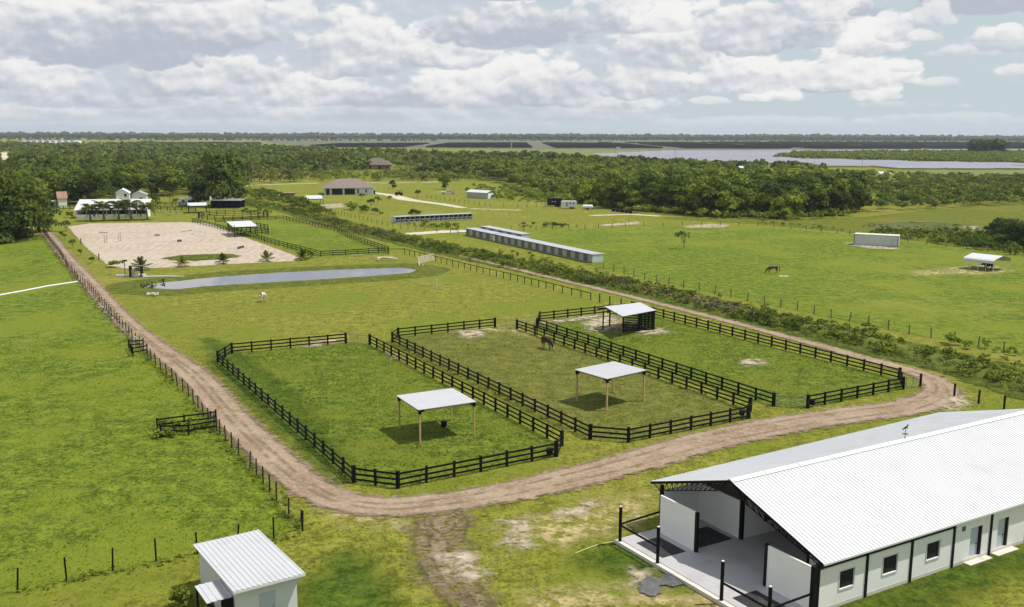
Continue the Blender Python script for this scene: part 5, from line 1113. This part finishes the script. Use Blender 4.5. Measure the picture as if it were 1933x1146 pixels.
for k in range(5):
    a_=W(1158+k*8,399+k*.9); r=thing('round_bale','black wrapped bale in the row by the woodland brush','bale',(*a_,.0),R(90),'row of black bales'); MB().tube([(0,-.65,.6),(0,.65,.6)],.62,12).build('wrap',M_black,r); MB().tube([(0,-.67,.6),(0,-.651,.6)],.4,12).build('bale_end',M_dark,r)
# utility poles
def upole(label,px,py,h,arm=True,grp=None,lean=0):
    r=thing('utility_pole',label,'pole',(*W(px,py),0),0,grp); MB().tube([(0,0,-.2),(lean,0,h)],[.17,.11],7).build('pole',plain('pole_wood',(.33,.28,.22),.85) if 'pole_wood' not in MATS else MATS['pole_wood'],r)
    if arm: MB().box(-.9,.9,-.06,.06,h-1.0,h-.85).build('cross_arm',M_post,r); MB().tube([(.2,-.3,h-2.4),(.2,-.3,h-1.6)],.24,8).build('transformer',M_galv,r)
upole('utility pole with a transformer standing before the woodland, left of the bigger pole',1079,375,11)
upole('tall bare leaning utility pole before the dark woodland edge',1339,400,10.5,False,None,.5)
for px,py in ((1274,306),(1467,313),(1537,316),(1627,321),(1161,300)): upole('thin far utility pole in the line before the solar field',px,py,12,True,'far line of utility poles')
# arena jumps
def std(parent,x,y,h=1.5,mat=None,wing=0):
    m=MB(); m.box(x-.05,x+.05,y-.05,y+.05,0,h); m.box(x-.3,x+.3,y-.05,y+.05,0,.08); m.box(x-.05,x+.05,y-.3,y+.3,0,.08)
    if wing: m.box(x+wing*.7-.04,x+wing*.7+.04,y-.04,y+.04,0,h*.8); [m.box(min(x,x+wing*.7),max(x,x+wing*.7),y-.02,y+.02,z,z+.07) for z in (.3,.6,.9)]
    return m.build('standard',mat or M_white,parent)
def jump(label,p,q,poles=(.5,.8),filler=None,wings=True,h=1.5,mat=None,pmat=None):
    a,ang,L=frame(p,q); r=thing('jump',label,'jump',a,ang,'show jumps in the sand arena'); std(r,0,0,h,mat,-1 if wings else 0); std(r,L,0,h,mat,1 if wings else 0)
    for z in poles: MB().tube([(0,-.08,z),(L,-.08,z)],.055,8).build('rail_pole',pmat or M_white,r)
    if filler: x0,x1,z1,fm=filler; MB().box(x0*L,x1*L,-.18,.05,.0,z1).tube([(x0*L,-.06,z1),(x1*L,-.06,z1)],.11,8).build('filler',fm,r)
    return r
M_strip=plain('brown_white_post',(.40,.30,.20),.6,.5,9)
r=jump('jump of two pairs of brown striped posts with low white rail, left in the arena',W(202,458.5),W(224,455.5),(.25,),None,False,2.0,M_strip); std(r,-1.0,-.2,2.1,M_strip); std(r,frame(W(202,458.5),W(224,455.5))[2]+.9,.2,2.1,M_strip)
jump('wide white jump with small brown bench filler, upper middle of the arena',W(283,446),W(309,445),(.9,1.3),(.35,.72,.35,M_brown),True,1.8)
jump('white winged jump with dark red box filler, centre of the arena',W(325,458),W(349,455.5),(.7,1.1),(.4,.72,.5,M_red),True,1.8)
jump('faint white jump near the far right corner of the arena',W(367,442),W(389,448),(.6,1.2),None,True,2.0)
jump('white jump with dark red box filler near the right arena fence',W(445,471.5),W(463,467),(.7,),(.2,.8,.6,M_red),True,1.8)
for l,p,q,m_ in [('brown pole lying on the sand in the upper left of the arena',W(187,440),W(204,441),M_brown),('striped pole raised across the upper right of the arena',W(342,439),W(362,436),M_brown)]:
    a,ang,L=frame(p,q); r=thing('ground_pole',l,'pole',a,ang); MB().tube([(0,0,.25),(L,0,.25)],.09,8).build('pole',m_,r); MB().box(0.1,.3,-.25,.25,0,.2).build('pole_foot',M_white,r); MB().box(L-.3,L-.1,-.25,.25,0,.2).build('pole_foot',M_white,r)
for l,px,py in (('upper dark post on the left edge of the sand arena',153,461),('lower dark post on the left edge of the sand arena',187,491)):
    r=thing('marker_post',l,'post',(*W(px,py),0)); put(post_mesh(.2,1.5,M_postg),'post',r)
# pump stand / dock at the pond
r=thing('pump_stand','white pump stand with dark posts beside the pond left end','pump',(*W(219,523),0),R(6))
MB().box(0,2.6,-.25,.25,.1,.45).build('white_beam',M_white,r); MB().box(3.4,5.6,-.5,.5,.1,.5).build('white_tank',M_white,r)
for x,y in ((2.8,-.5),(2.8,.6),(4.9,-.5),(4.9,.6)): MB().box(x-.12,x+.12,y-.12,y+.12,0,2.1).build('post',M_post,r)
MB().box(2.6,5.1,-.7,.8,2.1,2.2).build('canopy',M_postg,r); MB().box(3.0,3.6,-.3,.3,.1,1.5).build('pump',M_galv,r); MB().tube([(1.4,1.2,0),(1.4,1.2,2.9)],.07).build('pole',M_post,r); MB().box(1.1,1.9,1.,1.4,2.9,3.2).build('lamp_box',M_black,r)
o=MB().tube([(0,0,.1),(4,.6,.1),(8,0,.1)],.14,6).build('white_pipe',M_white,None,(*W(270,524),.1)); tag(o,'white pipe lying on the bank at the left end of the pond','pipe')
# fallen branch, leaning gate panel
r=thing('dead_branch','bleached fallen branch on the grass above the right end of the pond','branch',(*W(720,492),.25),0)
MB().tube([(-2.4,1.2,.3),(-.6,.4,.35),(1.,.0,.4),(3.8,-.9,.25)],[.1,.2,.25,.12],7).tube([(0,.2,.35),(-.6,-1.2,.4),(-.3,-2.2,.15)],[.2,.16,.1],6).tube([(1,0,.4),(2.3,.8,.5),(3.2,.9,.2)],[.15,.1,.05],6).build('wood',M_deadw,r,smooth=True)
r=thing('slatted_panel','weathered slatted gate panel leaning on the lane fence','gate',(*W(791,499),0),math.atan2(W(821,492)[1]-W(791,499)[1],W(821,492)[0]-W(791,499)[0])); L=(Vector(W(821,492))-Vector(W(791,499))).length
m=MB(); 
for k in range(6): m.box(0,L,.1+k*.05,.14+k*.05,.1+k*.26,.26+k*.26)
for x in (0,L/2,L-.12): m.beam((x+.06,.03,0),(x+.06,.36,1.65),.12,.05)
m.build('slats',M_deadw,r); MB().beam((-.2,0,.8),(-3.4,-2.2,.1),.12,.1).build('loose_board',M_deadw,r); MB().beam((-1.2,-1.6,.3),(-3,-3.0,.1),.1,.08).build('loose_board',M_deadw,r)
o=MB().box(0,2.8,-.15,.15,0,.25).build('white_log',M_deadw,None,(*W(664,483.5),.05)); tag(o,'pale log lying under the near fence of the far paddock','log')
r=thing('marker_post','lone pale post standing in the middle lawn','post',(*W(823,545),0)); MB().tube([(0,0,-.1),(.1,0,1.7)],.13,8).build('post',M_deadw,r); MB().tube([(.1,0,1.7),(.1,0,1.76)],.14,8).build('cap',M_white,r)
wp=[W3(px,py,0,.12) for px,py in ((-60,568),(0,558.5),(42,551),(90,541.5),(120,537),(147,533))]
o=MB().tube([p-wp[0] for p in wp],.17,7).build('white_pipe',M_white,None,wp[0]); tag(o,'long white pipe lying across the left pasture to the road fence','pipe')
for px,py in ((286,558),(300,556)): pass
r=thing('rubble','small pale rubble heap on the bank left of the white horse','rubble',(*W(290,559),.3)); 
for k in range(6):
    m=MB(); x,y=random.uniform(-1,1),random.uniform(-.6,.6); m.tube([(x,y,0),(x+.1,y,.3)],[.28,.18],5).build('stone',M_concl,r)
# ------------------------------------------------ animals
def skin_animal(name,label,cat,loc,rz,V,E,mat,s=1.,extra=()):
    o=thing(name,label,cat,loc,rz)
    me=bpy.data.meshes.new('body'); me.from_pydata([tuple(c*s for c in v[:3]) for v in V],E,[]); b=bpy.data.objects.new('body',me); COL.objects.link(b); b.parent=o; me.materials.append(mat)
    md=b.modifiers.new('skin','SKIN'); md.use_smooth_shade=True
    if not me.skin_vertices: me.attributes
    if hasattr(b.data,'skin_vertices') and len(b.data.skin_vertices)==0:
        bpy.context.view_layer.objects.active=b
    sk=b.data.skin_vertices[0].data
    for i,v in enumerate(V): sk[i].radius=(v[3]*s,(v[4] if len(v)>4 else v[3])*s); sk[i].use_root=(i==0)
    sb=b.modifiers.new('sub','SUBSURF'); sb.levels=1; sb.render_levels=2
    for nm,mb,mt in extra: mb.v=[tuple(c*s for c in p) for p in mb.v]; mb.build(nm,mt,o,smooth=True)
    return o
HV=[(-.55,0,1.28,.30,.29),(-.1,0,1.22,.31,.33),(.38,0,1.24,.27,.33),(-.85,0,1.27,.24,.24),(.72,0,1.12,.16,.22),(1.0,0,.82,.11,.15),(1.2,0,.52,.09,.13),(1.32,0,.30,.075,.10),(1.42,0,.08,.055,.065),
 (-.80,.17,1.0,.15),(-.70,.18,.74,.10),(-.93,.18,.47,.055),(-.86,.18,.14,.040),(-.80,.18,.02,.058),
 (-.80,-.17,1.0,.15),(-.60,-.18,.74,.10),(-.70,-.18,.47,.055),(-.60,-.18,.14,.040),(-.54,-.18,.02,.058),
 (.45,.16,.92,.12),(.45,.17,.70,.075),(.50,.17,.42,.050),(.50,.17,.13,.038),(.55,.17,.02,.055),
 (.50,-.16,.92,.12),(.62,-.17,.70,.075),(.72,-.17,.42,.050),(.74,-.17,.13,.038),(.80,-.17,.02,.055),
 (1.12,.07,.66,.03),(1.12,.10,.76,.012),(1.12,-.07,.66,.03),(1.12,-.10,.76,.012)]
HE=[(0,1),(1,2),(0,3),(2,4),(4,5),(5,6),(6,7),(7,8),(3,9),(9,10),(10,11),(11,12),(12,13),(3,14),(14,15),(15,16),(16,17),(17,18),(2,19),(19,20),(20,21),(21,22),(22,23),(2,24),(24,25),(25,26),(26,27),(27,28),(6,29),(29,30),(6,31),(31,32)]
def horse(label,px,py,rz,mat,hair,s=1.,blaze=False):
    tail=MB().tube([(-1.05,0,1.32),(-1.2,0,1.15),(-1.24,.02,.8),(-1.2,.02,.42)],[.06,.08,.09,.03],6)
    mane=MB()
    for k in range(7): t_=k/6; mane.tube([(.55+.6*t_,.02,1.38-.62*t_),(.62+.6*t_,.13,1.22-.62*t_)],[.07,.03],5)
    eyes=MB().tube([(1.24,.10,.44),(1.24,.115,.44)],.022,6).tube([(1.24,-.10,.44),(1.24,-.115,.44)],.022,6)
    ex=[('tail',tail,hair),('mane',mane,hair),('eye',eyes,M_black)]
    if blaze: ex.append(('blaze',MB().tube([(1.31,0,.55),(1.41,0,.32),(1.48,0,.12)],[.03,.05,.045],6),M_horsew))
    return skin_animal('horse',label,'horse',(*W(px,py),0),rz,HV,HE,mat,s,ex)
horse('bay horse grazing by the board fence in the middle paddock',1033,659,R(-58),M_horse,M_horsed,1.1,True)
horse('chestnut horse grazing in the middle of the right pasture',1458,517,R(176),M_chest,M_horsed,1.12)
horse('white horse grazing on the lawn below the pond, seen from behind',497,569.5,R(80),M_horsew,M_horsew,1.05)
CV=[(-.55,0,1.05,.30,.30),(0,0,1.0,.34,.36),(.5,0,1.05,.28,.34),(-.85,0,1.08,.24,.24),(.85,0,1.15,.18,.2),(1.1,0,1.2,.14,.16),(1.35,0,1.1,.12,.13),(1.52,0,.98,.08,.09),
 (-.8,.2,.7,.13),(-.78,.2,.4,.07),(-.8,.2,.03,.06),(-.8,-.2,.7,.13),(-.72,-.2,.4,.07),(-.74,-.2,.03,.06),(.5,.19,.65,.11),(.5,.19,.35,.06),(.5,.19,.03,.06),(.5,-.19,.65,.11),(.58,-.19,.35,.06),(.58,-.19,.03,.06),(1.15,.18,1.25,.04),(1.15,.27,1.22,.02),(1.15,-.18,1.25,.04),(1.15,-.27,1.22,.02)]
CE=[(0,1),(1,2),(0,3),(2,4),(4,5),(5,6),(6,7),(3,8),(8,9),(9,10),(3,11),(11,12),(12,13),(2,14),(14,15),(15,16),(2,17),(17,18),(18,19),(5,20),(20,21),(5,22),(22,23)]
skin_animal('cow','dark cow standing in the shade of the white carport','cow',(*W(1865,510),0),R(190),CV,CE,M_horsed,1.15,[('tail',MB().tube([(-1.05,0,1.15),(-1.15,0,.8),(-1.13,0,.5)],[.03,.03,.05],5),M_horsed)])
r=thing('rubble','grey stones lying in the grass right of the chestnut horse','rubble',(*W(1480,522),0)); 
for k in range(4): MB().tube([(k*.5-.8,.2*(k%2),0),(k*.5-.75,.2*(k%2),.22)],[.3,.16],5).build('stone',M_concl,r)
# ------------------------------------------------ far distance
def solar(name,px,pitch,h,mat,label,tilt=1.,skip=()):
    pts=Q(px); a=np.array(pts); y=a[:,1].min(); m=MB(); wdt=pitch*.62
    while y<a[:,1].max():
        if tilt<0 and int(y/pitch)%11==0: y+=pitch; continue
        xs=np.arange(a[:,0].min(),a[:,0].max(),40.); xs=xs[((np.arange(len(xs))%6)!=0)|(tilt>0)]; P=np.column_stack([xs+20,np.full(len(xs),y)]); ok=sd_poly(P,pts)>0
        for e in skip: ok&=sd_poly(P,Q(e))<12
        for x,k in zip(xs,ok):
            if k and random.random()<(.9 if tilt<0 else .995) and (tilt>0 or math.sin(x*.0021+y*.004)>-.93): m.add([(x+1,y,h-tilt),(x+38.5,y,h-tilt),(x+38.5,y+wdt,h+tilt),(x+1,y+wdt,h+tilt)],[(0,1,2,3)]); m.add([(x+1,y+.1,h-tilt-.1),(x+38.5,y+.1,h-tilt-.1),(x+38.5,y+wdt+.1,h+tilt-.1),(x+1,y+wdt+.1,h+tilt-.1)],[(3,2,1,0)])
        y+=pitch
    return tag(m.build(name,mat),label,'solar panels',kind='stuff')
isl=[(1448,302),(1500,290.5),(1700,288.5),(2200,288),(2200,316),(1800,311),(1600,305.5)]
solar('solar_panels',[(1130,295),(1160,291),(1275,286.5),(1450,286),(1720,284.5),(2150,283),(2150,289),(1700,290),(1925,314),(1925,321),(1740,321),(1600,316),(1440,309),(1280,304)],7.,1.8,M_panelb,'solar panel rows tinted pale lilac for reflected sky, beyond the right woodland',.5,[isl])
solar('solar_panels',[(600,273),(930,271),(1500,269),(2200,270.5),(2200,281),(1700,282),(1300,281),(1000,280),(600,278.5)],11.,2.2,M_paneld,'dark solar panel rows in the far distance',-1.2)
solar('solar_panels',[(210,271),(480,270),(480,272.6),(210,273)],11.,2.2,M_paneld,'dark solar panel rows behind the left woodland',-1.2)
# horizon woods
def horizon_wood(name,y0,rows,gap,h0,h1,xr,label,mat,seed,gapf=None,lo=14):
    r_=np.random.default_rng(seed); P=[]
    for k in range(rows):
        x=xr[0]
        while x<xr[1]:
            yy=y0+k*gap+r_.uniform(-gap*.4,gap*.4)
            if gapf is None or gapf(x,yy): P.append((x,yy))
            x+=lo*r_.uniform(.6,1.3)
    return mass(name,np.array(P),lambda x,y:random.uniform(h0,h1)*(1+.25*math.sin(x*.004+y*.01)),22,.42,mat,label,'woodland',.75,seed)
horizon_wood('horizon_woods',3900,4,70,8,12,(-2500,2600),'long dark tree line along the horizon',L_dark,71)
horizon_wood('horizon_woods',4500,3,120,10,15,(-2900,3000),'second tree line along the horizon',L_dark,72,lo=18)
horizon_wood('horizon_woods',5600,4,220,13,19,(-3600,3700),'farthest trees melting into haze on the horizon',L_dark,73,lo=22)
horizon_wood('field_trees',3100,3,80,4,9,(-2000,-250),'scattered trees across the far left fields',L_forest,74,lambda x,y:math.sin(x*.01+y)>.1)
horizon_wood('field_trees',3350,3,60,3,7,(-100,2200),'thin hedge lines across the far right fields',L_forest,75,lambda x,y:math.sin(x*.006+y*.1)>.3)
for px,py,h,l in [(1425,256.5,26,'tall tree clump standing up on the horizon right of centre'),(1537,257,30,'tallest dark tree clump on the horizon'),(905,255,18,'low tree clump standing up on the horizon left of centre')]:
    c=W(px,py+3.5); Pn=np.array([(c[0]+random.uniform(-32,32),c[1]+random.uniform(-40,40)) for k in range(16)]); mass('tree_clump',Pn,lambda x,y:random.uniform(h*.6,h),40,.25,L_forest,l,'trees',.45,76)
# white inverter cabins among the panels, greenhouses
for k,(px,py) in enumerate(((743,273.5),(815,273.5),(908,273.5),(967,273),(1167,281),(1224,272),(1449,278.5),(1688,276),(1137,273),(1630,302))):
    d=math.hypot(*W(px,py)); s=d/1820*5.5
    lab=['at the left end of the dark solar field','second from the left in the dark solar field','third from the left in the dark solar field','fourth from the left in the dark solar field','largest one, on the near edge of the dark solar field','small one just right of the largest','on the edge between dark and pale solar fields','rightmost one in the dark solar field','small one left of the largest','on the near edge of the pale solar field'][k]
    r=thing('inverter_cabin','white cabin '+lab,'cabin',(*W(px,py),0),0,'white cabins in the solar fields'); w_=s*(1.3 if k in (4,9) else .9); MB().box(-w_/2,w_/2,0,w_*.6,0,w_*.42).build('body',M_white,r); MB().box(-w_/2-.2,w_/2+.2,-.2,w_*.6+.2,w_*.42,w_*.42+.3).build('roof',M_white,r)
for k in range(9):
    p=W(36+k*12.,272.2); r=thing('greenhouse','long pale greenhouse roof in the row beyond the left woodland','greenhouse',(*p,0),0,'row of far greenhouses'); gable_roof(MB(),0,10,0,40,6.5,8.5,.2,'y').build('roof',M_galv,r); MB().box(0,10,0,40,0,6.4).build('wall',M_wall,r)
r=thing('radio_mast','thin radio mast standing on the horizon','mast',(*W(1191,263.5),0)); MB().tube([(0,0,0),(0,0,46)],[.9,.5],4).build('mast',M_galv,r); MB().tube([(0,0,46),(0,0,52)],.25,4).build('antenna',M_galv,r)
# ------------------------------------------------ haze
m=bpy.data.materials.new('haze'); m.use_nodes=True; tt=NT(m.node_tree); tt.N.clear(); o=tt.n('ShaderNodeOutputMaterial')
pv=tt.n('ShaderNodeVolumePrincipled'); pv.inputs['Color'].default_value=(.80,.86,.97,1); pv.inputs['Density'].default_value=.000062; pv.inputs['Anisotropy'].default_value=.2
tt.L.new(pv.outputs[0],o.inputs['Volume'])
hz_=MB().box(-9000,9000,-260,9500,-1.2,62).build('haze',m); tag(hz_,kind='stuff')
